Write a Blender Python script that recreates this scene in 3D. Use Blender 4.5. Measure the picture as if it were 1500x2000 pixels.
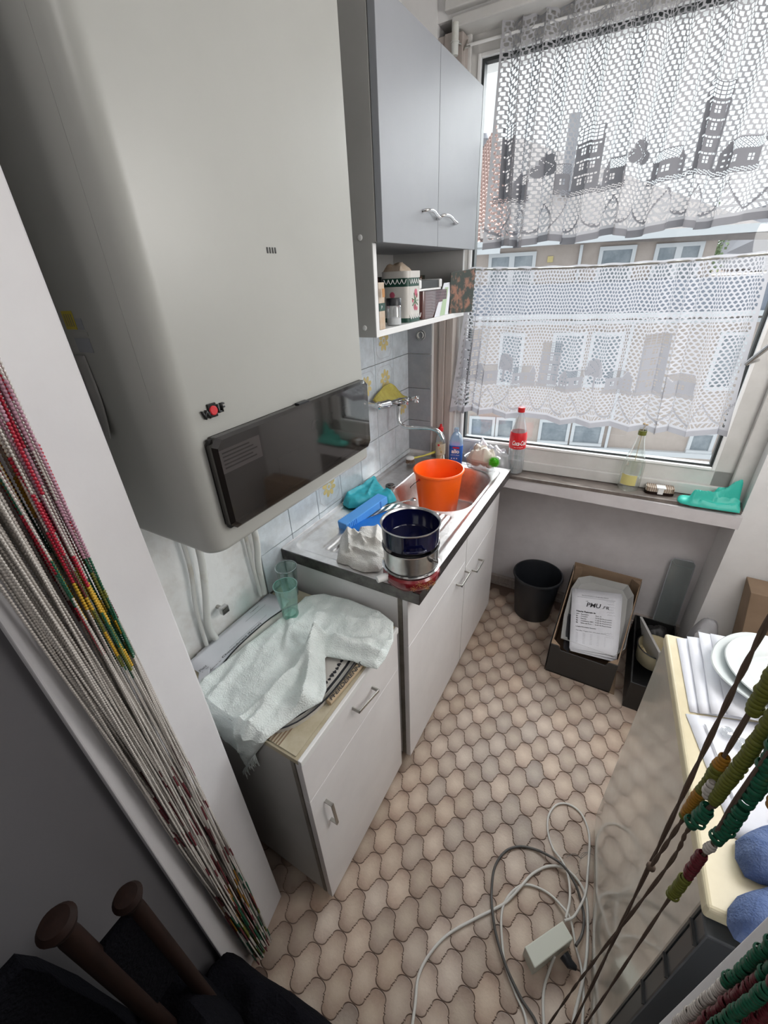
import bpy, math, random
import numpy as np
from mathutils import Vector, Matrix, noise
random.seed(7); rng = np.random.default_rng(7)
for o in list(bpy.data.objects): bpy.data.objects.remove(o, do_unlink=True)
SC = bpy.context.scene; COL = SC.collection
R = math.radians; PI = math.pi

# ------------------------------------------------------------ camera
cam_d = bpy.data.cameras.new('camera'); cam = bpy.data.objects.new('camera', cam_d); COL.objects.link(cam)
CAM = Vector((0.9218, -0.4489, 1.6441))
rot = Matrix.Rotation(R(31.039), 3, 'Z') @ Matrix.Rotation(R(60.792), 3, 'X') @ Matrix.Rotation(R(-2.785), 3, 'Z')
cam.matrix_world = Matrix.Translation(CAM) @ rot.to_4x4()
cam_d.sensor_fit = 'VERTICAL'; cam_d.sensor_height = 24.0; cam_d.lens = 815.62 / 2000 * 24.0
cam_d.clip_start = 0.02; cam_d.clip_end = 200
SC.camera = cam
SC.view_settings.view_transform = 'Standard'; SC.view_settings.look = 'None'
SC.view_settings.gamma = 1; SC.view_settings.exposure = 0.35; SC.view_settings.use_curve_mapping = False

# ------------------------------------------------------------ light: overcast sky, weak sun through cloud behind the houses
W = bpy.data.worlds.new('overcast_sky'); SC.world = W; W.use_nodes = True
bg = W.node_tree.nodes['Background']; bg.inputs[0].default_value = (0.90, 0.955, 1.0, 1); bg.inputs[1].default_value = 1.0
sun_d = bpy.data.lights.new('cloud_sun', 'SUN'); sun = bpy.data.objects.new('cloud_sun', sun_d); COL.objects.link(sun)
sun_d.energy = 15.0; sun_d.angle = R(75); sun_d.color = (0.95, 0.975, 1.0)
sun.rotation_euler = Vector((-0.06, -1.0, -0.95)).to_track_quat('-Z', 'Y').to_euler(); sun.location = (0, 5, 6)
# unseen fill light, added right of the frame to brighten the kitchen
lamp_d = bpy.data.lights.new('kitchen_fill', 'POINT'); lamp = bpy.data.objects.new('kitchen_fill', lamp_d); COL.objects.link(lamp)
lamp_d.energy = 18.0; lamp_d.shadow_soft_size = 0.25; lamp_d.color = (1.0, 0.975, 0.95); lamp.location = (1.62, 0.55, 1.75)

hl_d = bpy.data.lights.new('hall_fill', 'POINT'); hl = bpy.data.objects.new('hall_fill', hl_d); COL.objects.link(hl)  # second unseen fill, added behind the camera to lift the lower areas
hl_d.energy = 8.0; hl_d.shadow_soft_size = 0.20; hl_d.color = (1.0, 0.97, 0.94); hl.location = (0.78, -0.95, 2.25)

# ------------------------------------------------------------ materials
def nt(m):
    m.use_nodes = True; return m.node_tree
def mat(name, col, rough=0.5, metal=0.0, col2=None, nscale=8.0, bump=0.0, bscale=60.0, spec=0.5, coat=0.0, trans=0.0, detail=5, contrast=(0.35, 0.7), rand=0.0, stretch=None):
    m = bpy.data.materials.new(name); t = nt(m); N = t.nodes; L = t.links; b = N['Principled BSDF']
    b.inputs['Base Color'].default_value = (*col, 1); b.inputs['Roughness'].default_value = rough; b.inputs['Metallic'].default_value = metal
    b.inputs['Specular IOR Level'].default_value = spec; b.inputs['Coat Weight'].default_value = coat; b.inputs['Coat Roughness'].default_value = 0.08
    b.inputs['Transmission Weight'].default_value = trans
    tc = N.new('ShaderNodeTexCoord'); src = tc.outputs['Object']
    if stretch:
        mp = N.new('ShaderNodeMapping'); mp.inputs['Scale'].default_value = stretch; L.new(src, mp.inputs[0]); src = mp.outputs[0]
    if col2:
        n = N.new('ShaderNodeTexNoise'); n.inputs['Scale'].default_value = nscale; n.inputs['Detail'].default_value = detail; n.inputs['Roughness'].default_value = 0.65
        L.new(src, n.inputs['Vector']); r = N.new('ShaderNodeValToRGB')
        r.color_ramp.elements[0].position = contrast[0]; r.color_ramp.elements[1].position = contrast[1]
        r.color_ramp.elements[0].color = (*col, 1); r.color_ramp.elements[1].color = (*col2, 1)
        L.new(n.outputs['Fac'], r.inputs[0]); out = r.outputs[0]
        if rand:
            oi = N.new('ShaderNodeObjectInfo'); hs = N.new('ShaderNodeHueSaturation'); mr = N.new('ShaderNodeMapRange')
            mr.inputs['To Min'].default_value = 1 - rand; mr.inputs['To Max'].default_value = 1 + rand
            L.new(oi.outputs['Random'], mr.inputs[0]); L.new(mr.outputs[0], hs.inputs['Value']); L.new(out, hs.inputs['Color']); out = hs.outputs[0]
        L.new(out, b.inputs['Base Color'])
    if bump:
        n2 = N.new('ShaderNodeTexNoise'); n2.inputs['Scale'].default_value = bscale; n2.inputs['Detail'].default_value = 4; L.new(src, n2.inputs['Vector'])
        bp = N.new('ShaderNodeBump'); bp.inputs['Strength'].default_value = bump; bp.inputs['Distance'].default_value = 0.004
        L.new(n2.outputs['Fac'], bp.inputs['Height']); L.new(bp.outputs[0], b.inputs['Normal'])
    return m
def thin(name, tint=(1, 1, 1), refl=0.06, rough=0.02, haze=0.0, hcol=(0.8, 0.8, 0.8), edge=0.6):
    """thin glass or clear plastic: tinted see-through, mirror gloss growing towards the edge, optional milky haze"""
    m = bpy.data.materials.new(name); t = nt(m); N = t.nodes; L = t.links; N.remove(N['Principled BSDF']); out = N['Material Output']
    tr = N.new('ShaderNodeBsdfTransparent'); tr.inputs[0].default_value = (*tint, 1)
    gl = N.new('ShaderNodeBsdfGlossy'); gl.inputs['Roughness'].default_value = rough
    lw = N.new('ShaderNodeLayerWeight'); lw.inputs[0].default_value = 0.35
    mr = N.new('ShaderNodeMapRange'); mr.inputs['To Min'].default_value = refl; mr.inputs['To Max'].default_value = edge
    L.new(lw.outputs['Facing'], mr.inputs[0]); base = tr.outputs[0]
    if haze:
        df = N.new('ShaderNodeBsdfDiffuse'); df.inputs[0].default_value = (*hcol, 1); mh = N.new('ShaderNodeMixShader'); mh.inputs[0].default_value = haze
        L.new(base, mh.inputs[1]); L.new(df.outputs[0], mh.inputs[2]); base = mh.outputs[0]
    mx = N.new('ShaderNodeMixShader'); L.new(mr.outputs[0], mx.inputs[0]); L.new(base, mx.inputs[1]); L.new(gl.outputs[0], mx.inputs[2]); L.new(mx.outputs[0], out.inputs[0])
    return m
def sheer(name, col, translucency=0.5, col2=None):
    m = bpy.data.materials.new(name); t = nt(m); N = t.nodes; L = t.links; N.remove(N['Principled BSDF']); out = N['Material Output']
    df = N.new('ShaderNodeBsdfDiffuse'); tl = N.new('ShaderNodeBsdfTranslucent'); mx = N.new('ShaderNodeMixShader'); mx.inputs[0].default_value = translucency
    df.inputs[0].default_value = (*col, 1); tl.inputs[0].default_value = (*col, 1)
    L.new(df.outputs[0], mx.inputs[1]); L.new(tl.outputs[0], mx.inputs[2]); L.new(mx.outputs[0], out.inputs[0]); return m

M = {}
M['white_wall'] = mat('white_wall_paint', (0.78, 0.77, 0.765), 0.8, col2=(0.68, 0.67, 0.665), nscale=3, bump=0.25, bscale=30)
M['brown_casing'] = mat('brown_door_casing', (0.06, 0.035, 0.025), 0.6, col2=(0.04, 0.022, 0.016), nscale=8, stretch=(8, 8, 1))
M['apron'] = mat('apron_wall_paint', (0.66, 0.63, 0.64), 0.75, col2=(0.56, 0.53, 0.54), nscale=5, bump=0.2, bscale=25)
M['dirty_wall'] = mat('stained_wall_paint', (0.78, 0.79, 0.78), 0.8, col2=(0.46, 0.41, 0.35), nscale=5, bump=0.6, bscale=18, contrast=(0.48, 0.85))
M['hall'] = mat('shaded_hall_wall', (0.13, 0.127, 0.135), 0.85, bump=0.1)  # the hall's darkness is put into this wall colour
M['jamb'] = mat('door_jamb_paint', (0.78, 0.775, 0.79), 0.45, col2=(0.73, 0.72, 0.74), nscale=4, bump=0.1, bscale=40)
M['frame'] = mat('window_frame_paint', (0.64, 0.63, 0.61), 0.5, col2=(0.54, 0.53, 0.51), nscale=6, bump=0.1)
M['frame_white'] = mat('white_glazing_bead', (0.80, 0.80, 0.79), 0.4)
M['casing'] = mat('window_casing_wood', (0.44, 0.39, 0.36), 0.6, col2=(0.34, 0.29, 0.26), nscale=9, stretch=(8, 8, .6))
M['gasket'] = mat('black_gasket', (0.03, 0.035, 0.035), 0.5)
M['sill'] = mat('grimy_sill_marble', (0.20, 0.17, 0.15), 0.35, col2=(0.07, 0.055, 0.05), nscale=14, stretch=(1, 4, 1))
M['boiler'] = mat('boiler_enamel', (0.43, 0.435, 0.41), 0.36, col2=(0.41, 0.415, 0.39), nscale=5)
M['cab'] = mat('cabinet_laminate', (0.33, 0.345, 0.37), 0.45, col2=(0.305, 0.32, 0.345), nscale=4)
M['cab_side'] = mat('cabinet_side_board', (0.45, 0.445, 0.43), 0.45, col2=(0.40, 0.395, 0.38), nscale=5)
M['cab_low'] = mat('lower_cabinet_laminate', (0.80, 0.78, 0.78), 0.28, col2=(0.73, 0.71, 0.71), nscale=5)
M['cab_edge'] = mat('brown_edge_strip', (0.22, 0.20, 0.17), 0.5, col2=(0.14, 0.12, 0.10), nscale=20)
M['steel'] = mat('stainless_steel', (0.80, 0.79, 0.78), 0.27, 1.0, col2=(0.62, 0.60, 0.59), nscale=18)
M['sink_steel'] = mat('scratched_sink_steel', (0.78, 0.76, 0.75), 0.36, 1.0, col2=(0.50, 0.47, 0.45), nscale=16, bump=0.12, bscale=90, contrast=(.4, .8))
M['steel_dark'] = mat('dull_steel_edge', (0.20, 0.19, 0.18), 0.42, 1.0, col2=(0.10, 0.09, 0.09), nscale=25)
M['chrome'] = mat('chrome', (0.75, 0.75, 0.75), 0.12, 1.0, col2=(0.5, 0.5, 0.5), nscale=30)
M['nickel'] = mat('brushed_nickel_handle', (0.42, 0.41, 0.38), 0.35, 1.0)
M['grout'] = mat('floor_joint', (0.17, 0.115, 0.09), 0.7)
M['orange'] = mat('orange_plastic', (1.0, 0.13, 0.005), 0.35)
M['navy'] = mat('navy_enamel', (0.004, 0.005, 0.034), 0.10, coat=0.3)
M['red_enamel'] = mat('red_enamel', (0.20, 0.012, 0.018), 0.18, coat=0.4)
M['gold'] = mat('gold_print', (0.45, 0.20, 0.05), 0.4)
M['black_plastic'] = mat('black_plastic', (0.014, 0.016, 0.020), 0.4)
M['black'] = mat('black', (0.012, 0.012, 0.012), 0.5)
M['smoke'] = thin('smoked_plastic_cover', (0.30, 0.27, 0.26), 0.035, 0.05, haze=0.25, hcol=(0.035, 0.03, 0.028), edge=0.40)
M['panel_in'] = mat('control_panel_back', (0.03, 0.026, 0.024), 0.5)
M['glass'] = thin('window_glass', (0.97, 0.985, 0.98), 0.02, 0.0, edge=0.25)
M['green_glass'] = thin('green_tinted_glass', (0.82, 0.98, 0.94), 0.06, 0.03, haze=0.04, hcol=(0.30, 0.62, 0.52), edge=0.55)
M['grey_glass'] = thin('grey_tinted_glass', (0.82, 0.90, 0.88), 0.06, 0.03, haze=0.05, hcol=(0.3, 0.4, 0.38), edge=0.7)
M['clear'] = thin('clear_plastic', (0.90, 0.92, 0.93), 0.08, 0.05, haze=0.18, hcol=(0.8, 0.82, 0.84), edge=0.7)
M['bottle_glass'] = thin('clear_bottle_glass', (0.93, 0.95, 0.93), 0.06, 0.02, haze=0.05, hcol=(0.7, 0.72, 0.68), edge=0.6)
M['clear_grey'] = thin('grey_clear_panel', (0.75, 0.80, 0.80), 0.05, 0.1, haze=0.45, hcol=(0.33, 0.36, 0.36), edge=0.4)
M['bag'] = thin('milky_plastic_bag', (0.85, 0.85, 0.88), 0.08, 0.2, haze=0.6, hcol=(0.55, 0.55, 0.58), edge=0.5)
M['teal'] = mat('teal_rubber', (0.03, 0.42, 0.50), 0.5, col2=(0.02, 0.33, 0.40), nscale=20, bump=0.2)
M['teal_green'] = mat('sea_green_rubber', (0.03, 0.45, 0.36), 0.45, bump=0.2)
M['light_blue'] = mat('light_blue_plastic', (0.09, 0.34, 0.80), 0.4)
M['mid_blue'] = mat('blue_plastic', (0.01, 0.16, 0.56), 0.4)
M['white_cloth'] = mat('white_cotton', (0.74, 0.72, 0.69), 0.9, col2=(0.60, 0.57, 0.52), nscale=9, bump=0.9, bscale=260)
M['towel'] = mat('mint_white_terry', (0.86, 0.92, 0.90), 0.95, col2=(0.76, 0.83, 0.81), nscale=12, bump=1.0, bscale=260)
M['yellow_cloth'] = mat('yellow_sponge_cloth', (0.42, 0.36, 0.08), 0.9, col2=(0.33, 0.27, 0.06), nscale=30, bump=0.6, bscale=200)
M['blue_terry'] = mat('blue_terry', (0.085, 0.135, 0.29), 0.95, col2=(0.15, 0.21, 0.38), nscale=60, bump=1.0, bscale=300)
M['paper'] = mat('white_paper', (0.76, 0.77, 0.82), 0.75, col2=(0.70, 0.71, 0.76), nscale=6, bump=0.15, bscale=14)
M['print_grey'] = mat('grey_print', (0.36, 0.37, 0.40), 0.8)
M['ink'] = mat('black_ink', (0.02, 0.02, 0.025), 0.7)
M['cream'] = mat('cream_board', (0.55, 0.50, 0.38), 0.7, col2=(0.42, 0.36, 0.24), nscale=15)
M['cardboard'] = mat('brown_cardboard', (0.30, 0.21, 0.14), 0.8, col2=(0.23, 0.155, 0.10), nscale=6)
M['card_dark'] = mat('charcoal_printed_card', (0.035, 0.033, 0.032), 0.6)
M['card_grey'] = mat('grey_board', (0.42, 0.42, 0.41), 0.8, col2=(0.36, 0.36, 0.35), nscale=5)
M['porcelain'] = mat('porcelain', (0.66, 0.71, 0.71), 0.10, coat=0.5)
M['fridge_side'] = mat('yellowed_fridge_enamel', (0.60, 0.56, 0.49), 0.10, col2=(0.55, 0.51, 0.44), nscale=16, coat=0.6)
M['fridge_top'] = mat('cream_fridge_lid', (0.70, 0.63, 0.44), 0.35, col2=(0.62, 0.54, 0.36), nscale=10)
M['fridge_front'] = mat('dark_grey_door_edge', (0.045, 0.05, 0.055), 0.4)
M['newsprint'] = mat('yellowed_newsprint', (.52, .40, .26), .8)
M['green_fuzz'] = mat('lime_green_bristle', (0.12, 0.55, 0.02), 0.6)
M['red_cap'] = mat('red_cap_plastic', (0.55, 0.012, 0.015), 0.35)
M['label_red'] = mat('red_label', (0.62, 0.012, 0.02), 0.4)
M['label_white'] = mat('white_lettering', (0.85, 0.85, 0.85), 0.5)
M['label_blue'] = mat('blue_label', (0.015, 0.10, 0.42), 0.4)
M['blue_liquid'] = thin('pale_blue_plastic', (0.62, 0.80, 0.92), 0.08, 0.05, haze=0.45, hcol=(0.45, 0.62, 0.75))
M['cable_white'] = mat('white_cable_sheath', (0.66, 0.64, 0.60), 0.45)
M['cable_dark'] = mat('dark_grey_cable_sheath', (0.09, 0.085, 0.08), 0.45)
M['adapter'] = mat('off_white_plastic', (0.62, 0.63, 0.55), 0.4)
M['pipe'] = mat('painted_pipe', (0.62, 0.63, 0.60), 0.5, col2=(0.42, 0.36, 0.26), nscale=10, contrast=(0.5, 0.8))
M['wood_dark'] = mat('dark_brown_wood', (0.014, 0.005, 0.003), 0.7, spec=0.2, col2=(0.008, 0.003, 0.002), nscale=12, stretch=(8, 8, 1))
M['black_fleece'] = mat('black_fleece', (0.006, 0.006, 0.008), 1.0, spec=0.05, bump=1.0, bscale=200)
M['cord'] = mat('brown_twisted_cord', (0.11, 0.075, 0.055), 0.9)
M['bead_clear'] = mat('clear_seed_bead', (0.56, 0.52, 0.48), 0.12, coat=0.5)
M['bead_maroon'] = mat('maroon_bead', (0.13, 0.02, 0.028), 0.3)
M['bead_green'] = mat('dark_green_bead', (0.012, 0.10, 0.055), 0.35)
M['bead_olive'] = mat('olive_bead', (0.13, 0.14, 0.02), 0.5)
M['bead_yellow'] = mat('amber_bead', (0.60, 0.36, 0.03), 0.35)
M['bead_ochre'] = mat('ochre_bead', (0.32, 0.15, 0.015), 0.45)
M['bead_pink'] = mat('mauve_bead', (0.46, 0.25, 0.32), 0.3)
M['bead_red'] = mat('red_bead', (0.42, 0.012, 0.035), 0.3)
M['tea_green'] = mat('dark_green_print', (0.012, 0.06, 0.04), 0.4)
M['tin_white'] = mat('white_tin_print', (0.62, 0.60, 0.56), 0.35)
M['floral_pink'] = mat('pink_flower_print', (0.50, 0.10, 0.16), 0.5)
M['floral_green'] = mat('leaf_print', (0.07, 0.16, 0.07), 0.5)
M['floral_yellow'] = mat('ochre_flower_print', (0.58, 0.47, 0.20), 0.3)
M['carton'] = mat('spice_carton_print', (0.50, 0.36, 0.24), 0.6, col2=(0.60, 0.54, 0.46), nscale=18)
M['tub_red'] = thin('smoky_red_plastic', (0.50, 0.22, 0.18), 0.08, 0.05, haze=0.55, hcol=(0.14, 0.045, 0.04))
M['floral_dark'] = mat('dark_floral_print', (0.03, 0.04, 0.03), 0.5, col2=(0.30, 0.14, 0.09), nscale=28, contrast=(0.5, 0.62))
M['silver'] = mat('silver_tube', (0.55, 0.56, 0.56), 0.25, 0.9)
M['salt'] = mat('salt', (0.75, 0.75, 0.75), 0.9)
M['garlic'] = mat('garlic_skin', (0.56, 0.50, 0.44), 0.7, col2=(0.36, 0.27, 0.22), nscale=20)
M['garlic_cloth'] = mat('cream_cloth', (0.66, 0.60, 0.53), .9, col2=(.55, .48, .41), nscale=14)
M['emblem'] = mat('black_emblem_metal', (0.02, 0.02, 0.02), 0.3, 0.5)
M['emblem_red'] = mat('red_emblem_disc', (0.60, 0.03, 0.04), 0.35)
M['sticker_yellow'] = mat('yellow_sticker', (0.55, 0.45, 0.06), 0.6)
# curtain lace
M['lace'] = sheer('white_lace_thread', (0.50, 0.50, 0.53), 0.22)
M['lace_dense'] = sheer('dense_lace_motif', (0.38, 0.38, 0.41), 0.16)
M['lace_grey'] = sheer('backlit_lace_thread', (0.42, 0.42, 0.44), 0.17)  # same lace as below; upper curtain's backlit shade put into a darker colour
M['lace_grey_dense'] = sheer('backlit_dense_motif', (0.25, 0.25, 0.27), 0.10)
# outside
M['render'] = mat('beige_roughcast', (0.50, 0.425, 0.385), 0.9, col2=(0.44, 0.37, 0.33), nscale=4, bump=0.8, bscale=12)
M['ext_white'] = mat('outside_white_paint', (0.62, 0.63, 0.65), 0.5)
M['ext_glass'] = mat('outside_window_glass', (0.20, 0.23, 0.26), 0.15, col2=(0.34, 0.37, 0.40), nscale=3)
M['ext_band'] = mat('blue_grey_cladding', (0.20, 0.22, 0.27), 0.6)
M['roof_grey'] = mat('brown_grey_roof', (0.20, 0.17, 0.16), 0.8, col2=(0.15, 0.13, 0.125), nscale=6)
M['roof_slate'] = mat('slate_roof', (0.17, 0.17, 0.19), 0.8)
M['roof_red'] = mat('red_pantiles', (0.50, 0.35, 0.31), 0.7, col2=(0.42, 0.28, 0.25), nscale=5)
M['chimney'] = mat('chimney_render', (0.30, 0.30, 0.33), 0.9, col2=(0.40, 0.40, 0.42), nscale=3)
M['leaf'] = mat('tree_leaf', (0.10, 0.16, 0.06), 0.8)

def floor_tile_mat():
    m = bpy.data.materials.new('floor_tile_print'); t = nt(m); N = t.nodes; L = t.links; b = N['Principled BSDF']
    tc = N.new('ShaderNodeTexCoord'); oi = N.new('ShaderNodeObjectInfo'); geo = N.new('ShaderNodeNewGeometry')
    ln = N.new('ShaderNodeVectorMath'); ln.operation = 'LENGTH'; L.new(tc.outputs['Object'], ln.inputs[0])
    n = N.new('ShaderNodeTexNoise'); n.inputs['Scale'].default_value = 22; n.inputs['Detail'].default_value = 7; n.inputs['Roughness'].default_value = 0.7; L.new(geo.outputs['Position'], n.inputs['Vector'])
    ad = N.new('ShaderNodeMath'); ad.operation = 'MULTIPLY_ADD'; ad.inputs[1].default_value = 17.0; L.new(ln.outputs['Value'], ad.inputs[0])
    sc = N.new('ShaderNodeMath'); sc.operation = 'MULTIPLY_ADD'; sc.inputs[1].default_value = 0.7; sc.inputs[2].default_value = -0.42; L.new(n.outputs['Fac'], sc.inputs[0]); L.new(sc.outputs[0], ad.inputs[2])
    r = N.new('ShaderNodeValToRGB'); e = r.color_ramp.elements; e[0].position = 0.05; e[0].color = (0.55, 0.455, 0.37, 1); e[1].position = 0.98; e[1].color = (0.20, 0.135, 0.105, 1)
    k = e.new(0.55); k.color = (0.40, 0.305, 0.245, 1); L.new(ad.outputs[0], r.inputs[0])
    hs = N.new('ShaderNodeHueSaturation'); mr = N.new('ShaderNodeMapRange'); mr.inputs['To Min'].default_value = 0.82; mr.inputs['To Max'].default_value = 1.18
    ms = N.new('ShaderNodeMapRange'); ms.inputs['To Min'].default_value = 0.92; ms.inputs['To Max'].default_value = 1.18
    fr = N.new('ShaderNodeMath'); fr.operation = 'FRACT'; ml = N.new('ShaderNodeMath'); ml.operation = 'MULTIPLY'; ml.inputs[1].default_value = 7.31
    L.new(oi.outputs['Random'], mr.inputs[0]); L.new(oi.outputs['Random'], ml.inputs[0]); L.new(ml.outputs[0], fr.inputs[0]); L.new(fr.outputs[0], ms.inputs[0])
    L.new(mr.outputs[0], hs.inputs['Value']); L.new(ms.outputs[0], hs.inputs['Saturation']); L.new(r.outputs[0], hs.inputs['Color']); L.new(hs.outputs[0], b.inputs['Base Color'])
    b.inputs['Roughness'].default_value = 0.42
    n2 = N.new('ShaderNodeTexNoise'); n2.inputs['Scale'].default_value = 160; L.new(geo.outputs['Position'], n2.inputs['Vector'])
    bp = N.new('ShaderNodeBump'); bp.inputs['Strength'].default_value = 0.25; bp.inputs['Distance'].default_value = 0.002; L.new(n2.outputs['Fac'], bp.inputs['Height']); L.new(bp.outputs[0], b.inputs['Normal'])
    return m
M['floor_tile'] = floor_tile_mat(); M['floor_tile_far'] = mat('floor_tile_print_far', (.45, .35, .285), .42, col2=(.38, .29, .23), nscale=16)
M['wall_tile'] = mat('marbled_wall_tile', (0.60, 0.66, 0.70), 0.16, col2=(0.47, 0.51, 0.54), nscale=26, rand=0.05, coat=0.3)
M['wall_tile_grey'] = mat('grey_wall_tile', (0.30, 0.31, 0.33), 0.25, col2=(0.25, 0.26, 0.28), nscale=20, rand=0.04)
M['wall_grout'] = mat('wall_tile_joint', (0.26, 0.26, 0.25), 0.8)

# ------------------------------------------------------------ mesh helpers
class MB:
    def __init__(s): s.v = []; s.f = []; s.mi = []
    def add(s, vs, fs, mi=0):
        k = len(s.v); s.v += [tuple(v) for v in vs]; s.f += [tuple(i + k for i in f) for f in fs]; s.mi += [mi] * len(fs); return s
    def box(s, x0, y0, z0, x1, y1, z1, mi=0, m=None):
        vs = [Vector((x, y, z)) for z in (z0, z1) for y in (y0, y1) for x in (x0, x1)]
        if m is not None: vs = [m @ v for v in vs]
        return s.add(vs, [(0, 2, 3, 1), (4, 5, 7, 6), (0, 1, 5, 4), (2, 6, 7, 3), (0, 4, 6, 2), (1, 3, 7, 5)], mi)
    def hexa(s, b, t, mi=0):      # four bottom corners, four top corners (same winding)
        return s.add(list(b) + list(t), [(3, 2, 1, 0), (4, 5, 6, 7), (0, 1, 5, 4), (1, 2, 6, 5), (2, 3, 7, 6), (3, 0, 4, 7)], mi)
    def ring(s, c, ax, r, n):
        ax = Vector(ax).normalized(); u = ax.orthogonal().normalized(); w = ax.cross(u)
        return [Vector(c) + (u * math.cos(2 * PI * i / n) + w * math.sin(2 * PI * i / n)) * r for i in range(n)]
    def tube(s, pts, r, n=10, cap=True, mi=0):
        pts = [Vector(p) for p in pts]; k = len(pts); rr = r if isinstance(r, (list, tuple)) else [r] * k
        t = [(pts[min(i + 1, k - 1)] - pts[max(i - 1, 0)]).normalized() for i in range(k)]
        u = t[0].orthogonal().normalized(); vs = []
        for i in range(k):
            u = (u - t[i] * u.dot(t[i])).normalized(); w = t[i].cross(u)
            vs += [pts[i] + (u * math.cos(2 * PI * j / n) + w * math.sin(2 * PI * j / n)) * rr[i] for j in range(n)]
        fs = [(i * n + j, i * n + (j + 1) % n, (i + 1) * n + (j + 1) % n, (i + 1) * n + j) for i in range(k - 1) for j in range(n)]
        if cap: fs += [tuple(range(n))[::-1], tuple((k - 1) * n + j for j in range(n))]
        return s.add(vs, fs, mi)
    def lathe(s, prof, c, n=40, mi=0, axis=None):      # profile [(r, z)]
        c = Vector(c); q = Vector((0, 0, 1)).rotation_difference(Vector(axis)).to_matrix() if axis else Matrix.Identity(3)
        vs = []; 
        for r, z in prof: vs += [c + q @ Vector((max(r, 1e-5) * math.cos(2 * PI * j / n), max(r, 1e-5) * math.sin(2 * PI * j / n), z)) for j in range(n)]
        fs = [(i * n + j, i * n + (j + 1) % n, (i + 1) * n + (j + 1) % n, (i + 1) * n + j) for i in range(len(prof) - 1) for j in range(n)]
        return s.add(vs, fs, mi)
    def prism(s, poly, o, ex, ey, en, t0, t1, mi=0):    # 2-D polygon in plane (ex, ey), thickness t0..t1 along en
        o, ex, ey, en = map(Vector, (o, ex, ey, en)); n = len(poly)
        a = [o + ex * p[0] + ey * p[1] + en * t0 for p in poly]; b = [o + ex * p[0] + ey * p[1] + en * t1 for p in poly]
        return s.add(a + b, [tuple(range(n))[::-1], tuple(range(n, 2 * n))] + [(i, (i + 1) % n, n + (i + 1) % n, n + i) for i in range(n)], mi)
    def grid(s, fn, nu, nv, mi=0):
        vs = [fn(i / nu, j / nv) for j in range(nv + 1) for i in range(nu + 1)]
        return s.add(vs, [(j * (nu + 1) + i, j * (nu + 1) + i + 1, (j + 1) * (nu + 1) + i + 1, (j + 1) * (nu + 1) + i) for j in range(nv) for i in range(nu)], mi)
    def ball(s, c, r, n=12, sc=(1, 1, 1), mi=0):
        c = Vector(c); m = n // 2; vs = []
        for i in range(m + 1):
            a = PI * i / m
            vs += [c + Vector((math.sin(a) * math.cos(2 * PI * j / n) * r * sc[0], math.sin(a) * math.sin(2 * PI * j / n) * r * sc[1], -math.cos(a) * r * sc[2])) for j in range(n)]
        return s.add(vs, [(i * n + j, i * n + (j + 1) % n, (i + 1) * n + (j + 1) % n, (i + 1) * n + j) for i in range(m) for j in range(n)], mi)
    def build(s, name, m, parent=None, smooth=False, bevel=0, seg=2, solid=0, subsurf=0, org=None):
        me = bpy.data.meshes.new(name); root = parent
        while root is not None and root.parent is not None: root = root.parent
        o0 = Vector(org) if org is not None else (root.location if root is not None else Vector((0, 0, 0)))
        me.from_pydata([(v[0] - o0[0], v[1] - o0[1], v[2] - o0[2]) for v in s.v], [], s.f)
        ms = m if isinstance(m, (list, tuple)) else [m]
        for k in ms: me.materials.append(M[k] if isinstance(k, str) else k)
        if len(ms) > 1: me.polygons.foreach_set('material_index', s.mi)
        if smooth: me.polygons.foreach_set('use_smooth', [True] * len(me.polygons))
        me.update(); ob = bpy.data.objects.new(name, me); COL.objects.link(ob)
        if parent is not None:
            ob.parent = parent
            if org is not None: ob.location = o0 - root.location
        elif org is not None: ob.location = o0
        if smooth:
            try: me.set_sharp_from_angle(angle=R(40))
            except Exception: pass
        if bevel:
            b = ob.modifiers.new('b', 'BEVEL'); b.width = bevel; b.segments = seg; b.limit_method = 'ANGLE'; b.angle_limit = R(40)
        if solid:
            b = ob.modifiers.new('s', 'SOLIDIFY'); b.thickness = solid; b.offset = 0
        if subsurf:
            b = ob.modifiers.new('ss', 'SUBSURF'); b.levels = subsurf; b.render_levels = subsurf
        return ob
def tag(o, label, cat, group=None, kind=None):
    o['label'] = label; o['category'] = cat
    if group: o['group'] = group
    if kind: o['kind'] = kind
    return o
def thing(name, label, cat, loc, group=None):
    o = bpy.data.objects.new(name, None); COL.objects.link(o); o.location = loc; o.empty_display_size = 0.05
    return tag(o, label, cat, group)
def struct(mb, name, m, parent=None, **k):
    o = mb.build(name, m, parent, **k)
    if parent is None: o['kind'] = 'structure'
    return o
def sempty(name, loc=(0, 0, 0)):
    o = bpy.data.objects.new(name, None); COL.objects.link(o); o.location = loc; o['kind'] = 'structure'; return o
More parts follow.
